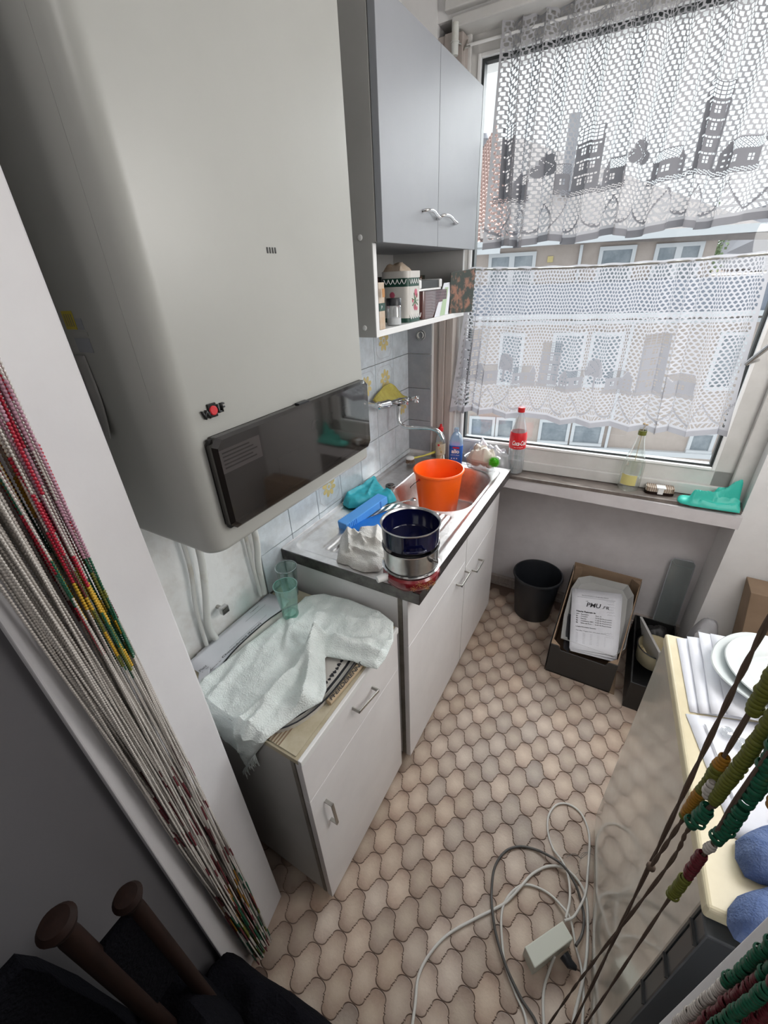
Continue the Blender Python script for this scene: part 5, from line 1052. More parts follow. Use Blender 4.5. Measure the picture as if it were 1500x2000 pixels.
for k in range(46):
    x = .268 + random.uniform(-.012, .06); zz = .752 - (-.103 + .300 - (x - .268) * 1.7) ; p = Vector((x, -.112, zz + .01)); d = Vector((random.uniform(-.5, .2), random.uniform(-.1, .05), -1)).normalized() * random.uniform(.015, .040); fr.tube([p, p + d * .5 + Vector((random.uniform(-.003, .003), -.002, 0)), p + d], [.0012, .001, .0006], 5)
for k in range(60):
    x = .12 + random.uniform(0, .10); fr.tube([(x, -.108, .752 - .05 - (x - .12) * .62), (x + random.uniform(-.006, .006), -.110, .752 - .068 - (x - .12) * .62)], .0006, 4)
fr = fr.build('fringe', 'towel', None); fr.parent = tw; fr['kind'] = 'stuff'
t = thing('phone', 'black rounded gadget showing under the towel fold', 'gadget', (.33, -.07, .748)); MB().prism(rrect(.05, .10, .016), (.318, -.062, .7455), (1, .2, 0), (-.2, 1, 0), (0, 0, 1), 0, .011).build('body', 'black_plastic', t, bevel=.002)
def tumbler(name, label, c, h, r0, r1, m):
    t = thing(name, label, 'glass', c)
    MB().lathe([(0, 0), (r0 * .95, .0), (r0, .004), (r0 * 1.02, .02), (r0 + (r1 - r0) * .5, h * .55), (r1, h - .002), (r1 + .0008, h), (r1 - .001, h + .0005), (r1 - .0022, h - .002), (r0 + (r1 - r0) * .5 - .002, h * .55), (r0 - .003, .014), (0, .012)], c, 48).build('glass', m, t, smooth=True)
    MB().lathe([(r1 - .0016, h - .0015), (r1 + .0012, h - .0006), (r1 + .0012, h + .0012), (r1 - .0016, h + .0010), (r1 - .0016, h - .0015)], c, 48).build('rim', 'rim_' + m, t, smooth=True)
    MB().lathe([(r0 * .75, .001), (r0 * 1.01, .001), (r0 * 1.03, .010), (r0 * .8, .012), (r0 * .75, .001)], c, 40).build('thick_base', 'rim_' + m, t, smooth=True)
    if m == 'green_glass': MB().box(c[0] + .004, c[1] - .034, c[2] + .07, c[0] + .006, c[1] - .033, c[2] + .07).build('dummy', m, t) if False else None
    return t
M['rim_green_glass'] = thin('green_glass_edge', (.45, .82, .72), .15, .03, haze=.22, hcol=(.10, .42, .34), edge=.8); M['rim_grey_glass'] = thin('grey_glass_edge', (.5, .6, .58), .15, .03, haze=.3, hcol=(.2, .3, .28), edge=.8)
tumbler('drinking_glass', 'green-tinted tumbler standing in front on the towel', (.166, .226, .7585), .116, .024, .035, 'green_glass')
tumbler('drinking_glass', 'greyer tumbler standing behind the green one against the wall side', (.098, .305, .7530), .112, .024, .034, 'grey_glass')

# ============================================================ FLOOR THINGS
BK = (.705, 1.447, 0.0); t = thing('waste_bucket', 'black plastic bucket on the floor in the corner beside the sink cabinet', 'bucket', BK)
MB().lathe([(0, .002), (.090, 0), (.093, .004), (.117, .245), (.123, .247), (.1255, .254), (.123, .262), (.117, .262), (.1135, .252), (.0905, .01), (0, .008)], BK, 64).build('body', 'black_plastic', t, smooth=True)
MB().box(.775, 1.365, .240, .800, 1.39, .258).build('spout_lip', 'black_plastic', t, bevel=.003) if False else None
# cardboard produce box
t = thing('produce_box', 'cardboard produce box with charcoal front, open top, tray and papers inside', 'box', (1.0, 1.3, 0))
x0, x1, ya, yb = .852, 1.122, 1.072, 1.545
def wallq(mb, p, q, z0a, z0b, z1a, z1b, th):      # upright board from p to q, thickness th
    p, q = Vector((*p, 0)), Vector((*q, 0)); n = Vector((-(q - p).y, (q - p).x, 0)).normalized() * th
    up = lambda v, z: v + Vector((0, 0, z)); return mb.hexa([up(p, z0a), up(q, z0b), up(q + n, z0b), up(p + n, z0a)], [up(p, z1a), up(q, z1b), up(q + n, z1b), up(p + n, z1a)])
fb = MB(); FH = .172
fb.add([(x0, ya, 0), (x1, ya, 0), (x1, ya, FH), (x1 - .032, ya, FH), (x1 - .045, ya, FH - .022), (x0 + .045, ya, FH - .022), (x0 + .032, ya, FH), (x0, ya, FH)] + [(x0, ya + .005, 0), (x1, ya + .005, 0), (x1, ya + .005, FH), (x1 - .032, ya + .005, FH), (x1 - .045, ya + .005, FH - .022), (x0 + .045, ya + .005, FH - .022), (x0 + .032, ya + .005, FH), (x0, ya + .005, FH)], [tuple(range(8)), tuple(range(8, 16))[::-1]] + [(i, (i + 1) % 8, 8 + (i + 1) % 8, 8 + i) for i in range(8)])
fb.build('front_panel', 'card_dark', t)
wallq(MB(), (x0, ya + .005), (x0 + .012, yb), 0, 0, .165, .300, -.005).build('side_panel', 'cardboard', t); wallq(MB(), (x1, ya + .005), (x1 + .045, yb), 0, 0, .165, .300, .005).build('side_panel', 'cardboard', t)
wallq(MB(), (x0 - .0056, ya + .003), (x0 + .006, yb), 0, 0, .166, .301, -.002).build('side_skin', 'card_dark', t); wallq(MB(), (x1 + .0004, ya + .003), (x1 + .046, yb), 0, 0, .166, .301, -.0012).build('side_skin', 'card_dark', t)
wallq(MB(), (x0 + .01, yb), (x1 + .045, yb), .0, .0, .318, .312, .005).build('back_panel', 'cardboard', t)
for (x, y, s, z) in ((x0 + .005, ya + .008, 1, .166), (x1 - .003, ya + .008, -1, .166), (x0 + .018, yb - .006, 1, .302), (x1 + .038, yb - .006, -1, .302)):
    e = 1 if y < 1.3 else -1
    MB().prism([(0, 0), (.034, 0), (0, .034)], (x, y, z), (s, 0, 0), (0, e, 0), (0, 0, 1), -.09, .004).build('corner_post', 'cardboard', t)
MB().box(x0, ya, 0.001, x1 + .02, yb, .006).build('base_panel', 'cardboard', t)
hole = MB(); hole.add([(x1 + .020, 1.30, .02), (x1 + .03, 1.4, .02)], []) 
SK = .35
def SPt(x, y, up=0.0): return Vector((x, y, .16 + SK * (y - 1.13))) + Vector((0, -SK, 1)).normalized() * up
t = thing('grey_board_tray', 'grey cardboard tray with cut corners tilted inside the produce box', 'tray', (1.0, 1.3, .2))
oc = [(.885, 1.135), (1.105, 1.13), (1.140, 1.18), (1.147, 1.32), (1.142, 1.452), (1.112, 1.500), (.945, 1.498), (.895, 1.470), (.876, 1.40), (.874, 1.25)]
cc = (1.01, 1.31); tb = MB(); n = len(oc)
a = [SPt(cc[0] + (p[0] - cc[0]) * .86, cc[1] + (p[1] - cc[1]) * .90, -.022) for p in oc]; b = [SPt(p[0], p[1], .006) for p in oc]
MB().add(a, [tuple(range(n))]).build('tray_bottom', 'card_grey', t, solid=.002)
tw_ = MB(); tw_.add(a + b, [(i, (i + 1) % n, n + (i + 1) % n, n + i) for i in range(n)]); tw_.build('tray_wall', 'card_grey', t, solid=.0025)
ppc = [Vector(p) for p in ((.931, 1.101, .152), (1.118, 1.133, .163), (1.095, 1.440, .270), (.882, 1.402, .256))]
t = thing('dark_book', 'dark thin booklet standing under the printed sheets in the produce box', 'book', (.93, 1.15, .12)); MB().hexa([(.905, 1.12, .125), (.93, 1.10, .125), (.93, 1.14, .125), (.90, 1.16, .125)], [(.893, 1.19, .163), (.912, 1.185, .160), (.905, 1.28, .196), (.888, 1.28, .198)]).build('cover', 'mid_navy' if False else 'ink', t)
for k in range(3):
    o = Vector((.003 * (k - 1), -.004 * k, .004 - .0035 * k)); lab = ['printed sheet with large lettering on top of the pile in the produce box', 'second sheet just under the lettered one in the box', 'lowest sheet of the pile in the produce box, edge curling'][k]
    t = thing('printed_sheet', lab, 'paper', ppc[0].lerp(ppc[2], .5), 'sheets in the produce box'); c = [p + o for p in ppc]
    MB().grid(lambda a, b, c=c, k=k: c[0].lerp(c[1], a).lerp(c[3].lerp(c[2], a), b) - Vector((0, .0, .010 * k * (1 - b) ** 3 * a)), 6, 6).build('sheet', 'paper', t, smooth=True, solid=.0008)
    if k == 0: SH = t
ex = (ppc[1] - ppc[0] + ppc[2] - ppc[3]).normalized(); ny = ex.cross((ppc[3] - ppc[0]).normalized()).normalized(); ey = ny.cross(ex); 
def pp(u, v): return ppc[0].lerp(ppc[1], u).lerp(ppc[3].lerp(ppc[2], u), v) + ny * .0052
kw = dict(parent=SH, off=.0008)
text('logo_lettering', 'PMU', pp(.30, .705), ex, ey, w=.064, h=.024, shear=.25, bold=.015, **kw); text('logo_lettering', '.FR', pp(.62, .705), ex, ey, w=.030, h=.015, shear=.2, **kw)
MB().add([pp(.27, .80), pp(.33, .805), pp(.33, .795)], [(0, 1, 2)]).build('logo_tick', 'ink', SH)
text('line', 'Rennen/Meeting Ludwigshafen Dienst', pp(.20, .885), ex, ey, w=.115, h=.0055, m='ink', **kw)
MB().add([pp(.10, .865), pp(.88, .865), pp(.88, .860), pp(.10, .860)], [(0, 1, 2, 3)]).build('rule', 'print_grey', SH)
text('line', 'Heute Rennen in', pp(.10, .600), ex, ey, w=.082, h=.009, bold=.03, **kw)
for k, (a_, b_, c_) in enumerate([('Q+5', 'Rennbahn', 'Start  R'), ('R1', 'Compiègne', '12.00 06 Flachrennen'), ('R4', 'Nantes', '11.00 06 Flachrennen'), ('R6', 'Casablanca ABC', '15.00 06 Flachrennen'), ('R8', 'Salon de Prov...', '16.07 05 Flachrennen')]):
    v = .560 - .036 * k; text('line', a_, pp(.10, v), ex, ey, h=.0058, bold=.03, **kw); text('line', b_, pp(.20, v), ex, ey, h=.0058, bold=.01, **kw); text('line', c_, pp(.50, v), ex, ey, h=.0056, **kw)
text('line', 'Lageplan/Hinweisplan Rennbahn', pp(.10, .350), ex, ey, w=.085, h=.006, bold=.02, **kw); text('line', 'Tip des Tages bei uns zum Start', pp(.10, .290), ex, ey, w=.125, h=.0055, **kw)
for r in range(7):
    for k in range(5): text('line', ['1234', 'Platz', '18,40', '56 kg', '3,2'][k], pp(.11 + .15 * k, .250 - .024 * r), ex, ey, h=.0036, m='print_grey', **kw)
for k in range(9):
    c0 = pp(.70 + .02 * (k % 3), .84 - .045 * k if k < 6 else .32 - .03 * (k - 6)); pts = [c0 + ex * (.004 * q) + ey * (.0025 * math.sin(q * 2.3 + k)) for q in range(9)]; MB().tube(pts, .0003, 4).build('handwriting', 'print_grey', SH)
# leaning grey clear panel with rounded top
t = thing('plastic_sheet', 'narrow translucent grey plastic panel leaning on the wall under the sill', 'panel', (1.30, 1.59, 0))
P_ = [(-.046, 0), (.046, 0), (.046, .425), (.036, .44), (-.036, .44), (-.046, .425)]; eyp = Vector((-.02, .07, .98)).normalized(); exp_ = Vector((1, .02, 0)).normalized(); enp = exp_.cross(eyp)
MB().prism(P_, (1.315, 1.565, .004), exp_, eyp, enp, 0, .006).build('panel', 'clear_grey', t, bevel=.002)
fr_ = MB(); pts = [Vector((1.315, 1.565, .004)) + exp_ * p[0] + eyp * p[1] + enp * .003 for p in P_]; fr_.tube(pts + [pts[0]], .0028, 6).build('rim', 'print_grey', t)
MB().tube([Vector((1.315, 1.562, .004)) + exp_ * p[0] + eyp * p[1] for p in ((-.040, .425), (-.025, .405), (.040, .405))], .0022, 6).build('finger_grip', 'print_grey', t)
# dark crate with pan and board
t = thing('dark_crate', 'black crate beside the produce box behind the fridge corner', 'crate', (1.24, 1.25, 0))
cx0, cx1, cy0_, cy1_ = 1.176, 1.345, 1.03, 1.475
MB().box(cx0, cy0_, .004, cx1, cy0_ + .006, .15).build('end_wall', 'black', t); MB().box(cx0, cy1_ - .006, .004, cx1, cy1_, .15).build('end_wall', 'black', t); MB().box(cx0, cy0_ + .006, .004, cx0 + .006, cy1_ - .006, .15).build('side_wall', 'black', t); MB().box(cx1 - .006, cy0_ + .006, .004, cx1, cy1_ - .006, .15).build('side_wall', 'black', t); MB().box(cx0, cy0_, .0, cx1, cy1_, .004).build('bottom', 'black', t)
t = thing('enamel_pan', 'cream enamel pan inside the dark crate', 'pan', (1.262, 1.24, .1)); PCn = (1.262, 1.245, .10)
MB().lathe([(0, 0), (.060, 0), (.068, .01), (.074, .085), (.077, .088), (.074, .089), (.066, .012), (0, .006)], PCn, 44).build('body', 'fridge_top', t, smooth=True); MB().lathe([(.0735, .086), (.0785, .088), (.0735, .0905)], PCn, 44).build('rim', 'black', t, smooth=True)
t = thing('cutting_board', 'thin grey cutting board standing slanted in the enamel pan', 'board', (1.22, 1.23, .14)); MB().hexa([(1.215, 1.30, .13), (1.275, 1.165, .12), (1.283, 1.169, .12), (1.223, 1.304, .13)], [(1.176, 1.335, .255), (1.252, 1.150, .245), (1.262, 1.154, .245), (1.186, 1.339, .255)]).build('board', 'cab_side', t, bevel=.001)
heap('fabric', [(1.19, 1.34), (1.33, 1.34), (1.335, 1.46), (1.19, 1.455)], .012, 'black', None, .15, .05, namp=.02, seed=31, step=.008)
tag(bpy.data.objects['fabric'], 'black folded fabric heaped in the crate behind the pan', 'fabric')
t = heap('plastic_bag', [(1.352, 1.24), (1.41, 1.23), (1.465, 1.26), (1.475, 1.34), (1.43, 1.37), (1.37, 1.365), (1.345, 1.31)], .10, 'bag', None, .235, .07, namp=.06, nfr=9, seed=17, step=.007, crease=.04, zmap=lambda x, y, h: (x, y, h * 1.0 + .10)); tag(t, 'milky crumpled plastic bag standing behind the fridge top', 'bag')
t = thing('scrap_carton', 'torn brown carton on the floor under the milky bag', 'carton', (1.43, 1.26, 0)); MB().box(1.352, 1.18, 0, 1.54, 1.345, .098).build('box', 'cardboard', t, bevel=.002); MB().hexa([(1.46, 1.16, .10), (1.56, 1.18, .10), (1.56, 1.23, .10), (1.46, 1.22, .10)], [(1.47, 1.17, .125), (1.56, 1.17, .135), (1.56, 1.21, .14), (1.47, 1.21, .13)]).build('flap', 'cardboard', t)
t = thing('cardboard_box', 'plain brown cardboard box standing against the back wall at the right edge', 'box', (1.6, 1.3, 0))
MB().hexa([(1.55, 1.21, .0), (1.80, 1.25, .0), (1.80, 1.384, .0), (1.55, 1.384, .0)], [(1.477, 1.275, .555), (1.78, 1.275, .55), (1.78, 1.384, .55), (1.477, 1.384, .555)]).build('box', 'cardboard', t, bevel=.002)

# ============================================================ FRIDGE
FA = R(4.707); FRC = Vector((1.121, .509, 0)); fx = Vector((math.cos(FA), math.sin(FA), 0)); fy = Vector((math.sin(FA), -math.cos(FA), 0))   # fx to the right, fy towards the camera
t = thing('fridge', 'old cream under-counter fridge with yellowed glossy side, right of the doorway', 'fridge', (1.4, .25, 0)); FZ = .872; FW = .50
def fbx(mb, a0, a1, b0, b1, z0, z1):
    q = lambda a, b, z: FRC + fx * a + fy * b + Vector((0, 0, z)); return mb.hexa([q(a0, b1, z0), q(a1, b1, z0), q(a1, b0, z0), q(a0, b0, z0)], [q(a0, b1, z1), q(a1, b1, z1), q(a1, b0, z1), q(a0, b0, z1)])
fbx(MB(), 0.0, FW, .005, .535, .03, FZ - .028).build('body', 'fridge_side', t, bevel=.004)
fbx(MB(), -.003, FW, .0, .552, FZ - .028, FZ).build('lid', 'fridge_top', t, bevel=.006, seg=3)
fbx(MB(), -.001, FW, .5365, .541, .05, FZ - .030).build('door_seal', 'gasket', t); fbx(MB(), .0, FW, .541, .572, .05, FZ - .030).build('door', 'fridge_front', t, bevel=.003)
for z_ in (.80, .66, .52): fbx(MB(), -.0045, .0, .541, .572, z_, z_ + .006).build('hinge_clip', 'black', t)
fbx(MB(), .02, FW - .02, .03, .50, .0, .03).build('base', 'black', t)
def FQ(x, y, z): return Vector((x, y, z))
Z_ = FZ + .0008
def pgroup(name, label, pts, z, m='paper', dz=.0012, th=.0006, grp='papers on the fridge'):
    c = [Vector((p[0], p[1], z + (p[2] if len(p) > 2 else 0))) for p in pts]; tt = thing(name, label, 'paper', sum(c, Vector()) / 4, grp)
    MB().grid(lambda a, b: c[0].lerp(c[1], a).lerp(c[3].lerp(c[2], a), b) + Vector((0, 0, dz * (1 + noise.noise((a * 5 + c[0].x * 30, b * 4, 2))) )), 8, 8).build('sheet', m, tt, smooth=True, solid=th); return tt
pgroup('paper_sheet', 'lowest white paper at the fridge edge, beneath the plates', [(1.157, .290), (1.250, .318), (1.245, .545), (1.140, .498)], Z_)
pgroup('paper_sheet', 'second creased paper from the fridge edge, folded lengthwise', [(1.172, .292, .001), (1.275, .335, .001), (1.28, .545, .001), (1.160, .510, .001)], Z_ + .0015, dz=.003)
pgroup('paper_sheet', 'third curled paper from the fridge edge, under the plates', [(1.190, .296, .002), (1.30, .342, .001), (1.31, .550, .001), (1.182, .532, .003)], Z_ + .004, dz=.004)
pgroup('paper_sheet', 'topmost paper with grey print directly under the plates', [(1.215, .305, .003), (1.40, .345, .001), (1.40, .56, .001), (1.205, .535, .003)], Z_ + .0075, dz=.003)
flr = pgroup('flyer', 'large white flyer with black lettering on the fridge between plates and blue towel', [(1.204, .075), (1.36, .070), (1.33, .345), (1.150, .282)], Z_, dz=.0008)
kx, ky = Vector((.05, 1, 0)).normalized(), Vector((-1, .05, 0)).normalized()
zt = Z_ + .004
text('lettering', 'Heute Re', (1.262, .085, zt), kx, ky, w=.052, h=.011, m='ink', parent=flr, bold=.025, off=.0006, shear=.1); text('lettering', 'Rennbahn', (1.280, .088, zt), kx, ky, w=.054, h=.009, m='ink', parent=flr, off=.0006, shear=.2); text('lettering', 'Saint-Cloud', (1.296, .09, zt), kx, ky, w=.06, h=.008, m='print_grey', parent=flr, off=.0006, shear=.2)
text('lettering', 'Auteuil', (1.215, .175, zt), kx, ky, w=.040, h=.008, m='ink', parent=flr, off=.0006, shear=.3); text('lettering', 'Enghien', (1.262, .235, zt), kx, ky, w=.032, h=.007, m='print_grey', parent=flr, off=.0006, shear=.3)
MB().add([(1.178, .27, zt), (1.181, .27, zt), (1.215, .12, zt), (1.212, .12, zt)], [(0, 1, 2, 3)]).build('rule', 'print_grey', flr)
for (c, label) in (((1.212, .266), 'clear plastic bottle cap bit on the flyer'), ((1.232, .252), 'crumpled clear plastic bit on the flyer beside the cap')):
    g = thing('plastic_bit', label, 'plastic bit', (c[0], c[1], zt)); MB().lathe([(.0, .0), (.010, .0), (.011, .002), (.009, .010), (.005, .011), (.004, .004)], (c[0], c[1], zt), 14).build('cap', 'clear', g, smooth=True)
def plate(label, c, z, r, sq=0.0):
    g = thing('plate', label, 'plate', (c[0], c[1], z)); mb = MB(); prof = [(0, .004), (r * .56, .004), (r * .62, .008), (r * .68, .016), (r * .97, .023), (r, .025), (r * .985, .027), (r * .955, .026), (r * .68, .0195), (r * .60, .0095), (r * .55, .0065), (0, .0065)]; vs = []; n = 64
    for (rr, zz) in prof:
        for j in range(n):
            a = 2 * PI * j / n; k = 1 + sq * (abs(math.cos(2 * a)) ** 3 - .4) * (rr / r) ** 3; vs.append((c[0] + rr * k * math.cos(a + .3), c[1] + rr * k * math.sin(a + .3), z + zz))
    mb.add(vs, [(i * n + j, i * n + (j + 1) % n, (i + 1) * n + (j + 1) % n, (i + 1) * n + j) for i in range(len(prof) - 1) for j in range(n)]); mb.build('body', 'porcelain', g, smooth=True)
    MB().lathe([(r * .50, 0), (r * .53, 0), (r * .52, .004), (r * .50, .004)], (c[0], c[1], z), 40).build('foot_ring', 'porcelain', g, smooth=True)
plate('lower white porcelain plate with angular rim on the fridge papers', (1.310, .430), Z_ + .013, .118, .06); plate('upper round white plate stacked on the fridge papers', (1.318, .428), Z_ + .0235, .106)
t = heap('terry_cloth', [(1.203, .066), (1.217, .083), (1.238, .104), (1.30, .130), (1.36, .12), (1.36, .04), (1.28, .035), (1.226, .020), (1.209, .020), (1.200, .04)], Z_ + .006, 'blue_terry', None, .040, .03, namp=.008, nfr=14, seed=41, step=.004); tag(t, 'blue terry cloth roll on the fridge lid, the one farther from the door', 'cloth')
t = heap('terry_cloth', [(1.186, -.030), (1.199, -.008), (1.23, .018), (1.28, .030), (1.36, .028), (1.36, -.065), (1.25, -.068), (1.19, -.062), (1.183, -.05)], Z_, 'blue_terry', None, .040, .03, namp=.008, nfr=14, seed=44, step=.004); tag(t, 'blue terry cloth roll at the near corner of the fridge lid', 'cloth')

# ============================================================ CABLES
def cable(label, pts, m, r=.0040, lift=None, name='cable'):
    P = [Vector((p[0], p[1], (p[2] if len(p) > 2 else r + .0008))) for p in pts]; o = MB().tube(spline(P, 7), r, 10).build(name, m, None, smooth=True); tag(o, label, 'cable', None); return o
cable('white cable sweeping from the bottom edge left of the adapter in a long arc', [(0.795, -0.255), (0.774, -0.17), (0.759, -0.119), (0.766, -0.068), (0.795, -0.004), (0.848, 0.062), (0.893, 0.113), (0.923, 0.151), (0.95, 0.203, .010), (0.974, 0.254), (1.012, 0.297), (1.055, 0.313, .013), (1.098, 0.305), (1.124, 0.276), (1.136, 0.225), (1.142, 0.150, .012), (1.140, 0.091, .014), (1.135, 0.044), (1.130, 0.004), (1.132, -0.047), (1.13, -.12)], 'cable_white')
cable('white cable looping around the adapter in the inner arc', [(1.060, -0.13), (1.026, -0.052), (0.992, -0.021), (0.955, 0.018), (0.93, 0.071), (0.917, 0.117), (0.921, 0.159), (0.945, 0.203), (0.976, 0.224), (1.025, 0.23), (1.066, 0.215, .012), (1.092, 0.196, .014), (1.115, 0.148), (1.134, 0.110), (1.145, 0.066), (1.15, 0.003), (1.15, -.10)], 'cable_white', .0034)
cable('dark grey cable looping around the white ones to the adapter plug', [(1.07, -0.12), (1.055, -0.051), (1.006, -0.023, .009), (0.961, 0.011, .012), (0.92, 0.057, .011), (0.893, 0.104, .013), (0.876, 0.153), (0.867, 0.215), (0.884, 0.271), (0.919, 0.306), (0.964, 0.323), (1.007, 0.323, .014), (1.055, 0.313, .022), (1.093, 0.285, .016), (1.115, 0.255), (1.126, 0.218, .012), (1.125, 0.177, .014), (1.112, 0.140, .030)], 'cable_dark', .0037)
cable('white cable in a tall narrow loop above the adapter', [(1.076, 0.178, .03), (1.10, 0.207, .016), (1.117, 0.255, .020), (1.124, 0.293), (1.123, 0.329), (1.118, 0.424), (1.106, 0.471), (1.079, 0.507), (1.039, 0.515), (1.003, 0.493), (0.986, 0.444), (0.993, 0.396), (1.017, 0.354), (1.048, 0.325, .020), (1.071, 0.293, .018), (1.083, 0.24, .020), (1.080, 0.190, .020)], 'cable_white', .0034)
cable('white cable running from the adapter down to the bottom edge', [(1.066, 0.092, .03), (1.060, 0.062, .012), (1.055, 0.024), (1.060, -0.013), (1.074, -0.065), (1.085, -.13)], 'cable_white', .0036)
t = thing('adapter_box', 'off-white box-shaped mains adapter lying among the cables', 'adapter', (1.045, .10, 0))
ab, ac, ad, ae = Vector((.990, .062, 0)), Vector((1.023, .034, 0)), Vector((1.101, .142, 0)), Vector((1.070, .167, 0)); up_ = lambda v, z: v + Vector((0, 0, z))
MB().hexa([ab, ac, ad, ae], [up_(v, .055) for v in (ab, ac, ad, ae)]).build('body', 'adapter', t, bevel=.0025)
MB().tube([(1.088, .108, .025), (1.104, .097, .025), (1.120, .098, .022)], [.015, .012, .006], 12).build('plug', 'black_plastic', t, smooth=True)
ck = MB()
for k in range(6):
    a = 1.2 + k * .55; p = Vector((1.100, .37, .0009)); pts = [p]
    for q in range(6): a += random.uniform(-.6, .6); p = p + Vector((math.cos(a), math.sin(a), 0)) * .009; pts.append(p)
    ck.tube(pts, .0007, 4)
o = ck.build('floor_crack', 'cab_edge', floor); o['kind'] = 'stuff'

# ============================================================ BEAD CURTAIN
BM = ['bead_clear', 'bead_maroon', 'bead_green', 'bead_yellow', 'bead_pink', 'bead_red', 'bead_ochre', 'bead_olive']
def bead_unit(n=6): 
    vs = []; 
    for (r, z) in ((.45, -.5), (1, 0), (.45, .5)): vs += [(r * math.cos(2 * PI * j / n), r * math.sin(2 * PI * j / n), z) for j in range(n)]
    fs = [(i * n + j, i * n + (j + 1) % n, (i + 1) * n + (j + 1) % n, (i + 1) * n + j) for i in range(2) for j in range(n)]; return np.array(vs), np.array(fs)
BV, BF = bead_unit(6)
def bead_round(n=14):
    vs = []
    for (r, z) in ((.80, -.5), (.97, -.28), (1, 0), (.97, .28), (.80, .5)): vs += [(r * math.cos(2 * PI * j / n), r * math.sin(2 * PI * j / n), z) for j in range(n)]
    return np.array(vs), np.array([(i * n + j, i * n + (j + 1) % n, (i + 1) * n + (j + 1) % n, (i + 1) * n + j) for i in range(4) for j in range(n)])
def beads_mesh(name, C, T, rad, hgt, mi, parent, unit=None):
    BV, BF = unit if unit else (globals()['BV'], globals()['BF'])
    C = np.array(C, float); T = np.array(T, float); T /= np.linalg.norm(T, axis=1)[:, None]; rad = np.array(rad); hgt = np.array(hgt); n = len(C)
    U = np.cross(T, np.array([[.3, .9, .1]])); U /= np.linalg.norm(U, axis=1)[:, None]; V = np.cross(T, U)
    P = C[:, None, :] + (U[:, None, :] * BV[None, :, :1] + V[:, None, :] * BV[None, :, 1:2]) * rad[:, None, None] + T[:, None, :] * BV[None, :, 2:3] * hgt[:, None, None]
    F = (BF[None] + (np.arange(n) * len(BV))[:, None, None]).reshape(-1, 4); P = P.reshape(-1, 3) - np.array(parent.location if parent is not None else (0, 0, 0))
    me = bpy.data.meshes.new(name); me.vertices.add(len(P)); me.vertices.foreach_set('co', P.ravel()); me.loops.add(F.size); me.loops.foreach_set('vertex_index', F.ravel().astype(np.int32))
    me.polygons.add(len(F)); me.polygons.foreach_set('loop_start', np.arange(0, F.size, 4, dtype=np.int32)); me.polygons.foreach_set('loop_total', np.full(len(F), 4, np.int32)); me.polygons.foreach_set('use_smooth', np.ones(len(F), bool))
    for k in BM: me.materials.append(M[k])
    me.polygons.foreach_set('material_index', np.repeat(np.array(mi, np.int32), len(BF))); me.update(); me.validate()
    o = bpy.data.objects.new(name, me); COL.objects.link(o)
    if parent is not None: o.parent = parent
    return o
# left bundle, gathered against the jamb
C, T, RR, HH, MI = [], [], [], [], []
rd = random.Random(4)
for k in range(96):
    f = k / 95.0; lay = rd.random()
    y_top = -.259 - .090 * f; y_bot = -.258 - .050 * f; x_off = .343 + .026 * lay + .012 * f; z_end = rd.uniform(.02, .06); pitch = .0044; big = 1.0
    ztop = 2.00; n = int((ztop - z_end) / pitch); ph = rd.uniform(0, 6); col = 0; run = 0
    for i in range(n):
        z = ztop - i * pitch; s = (z / 1.4); s = max(0, min(1.35, s)); y = y_bot + (y_top - y_bot) * s + .004 * math.sin(z * 5 + ph); x = x_off + .003 * math.sin(z * 4 + ph * 2)
        jx = .036 * (y + .167) / -.198 + 0.0; x += max(0, (.318 + .036 * ((-.167 - y) / .198)) + .006 - x) if x < .36 else 0
        if run <= 0:
            run = rd.randint(6, 20); col = 0
            if .50 < z < .98 and rd.random() < .13: col = 1
            elif .25 < z <= .52 and rd.random() < .34: col = rd.choice([1, 1, 6, 2])
            elif .07 < z <= .32 and rd.random() < .45: col = rd.choice([2, 2, 7, 1])
            elif z <= .07: col = rd.choice([0, 1])
            if f < .30 and lay > .25:
                if 1.18 < z < 1.36: col = rd.choice([2, 2, 2, 3, 7]); run = rd.randint(3, 12)
                elif 1.36 <= z < 1.42 and rd.random() < .5: col = rd.choice([5, 1])
                elif 1.42 <= z < 1.62 and rd.random() < .5: col = rd.choice([4, 4, 4, 5])
            elif f < .55 and 1.28 < z < 1.55 and rd.random() < .5: col = rd.choice([2, 3, 1, 5])
        run -= 1; C.append((x, y, z)); T.append((0, 0, 1)); r = .0019 * (1.35 if col in (3, 4, 5, 7) else 1.0); RR.append(r); HH.append(pitch * .95); MI.append(col)
bl = beads_mesh('bead_curtain', C, T, RR, HH, MI, None); bl.location = (0, 0, 0)
tag(bl, 'bundle of clear and coloured bead strands hanging against the left door jamb', 'bead curtain', None, 'stuff')
def rail(name, label, x0_, x1_, y, z):
    tt = thing(name, label, 'rail', (x0_, y, z)); MB().tube([(x0_, y, z), (x1_, y, z)], .008, 10).build('rail', 'cab_edge', tt); return tt
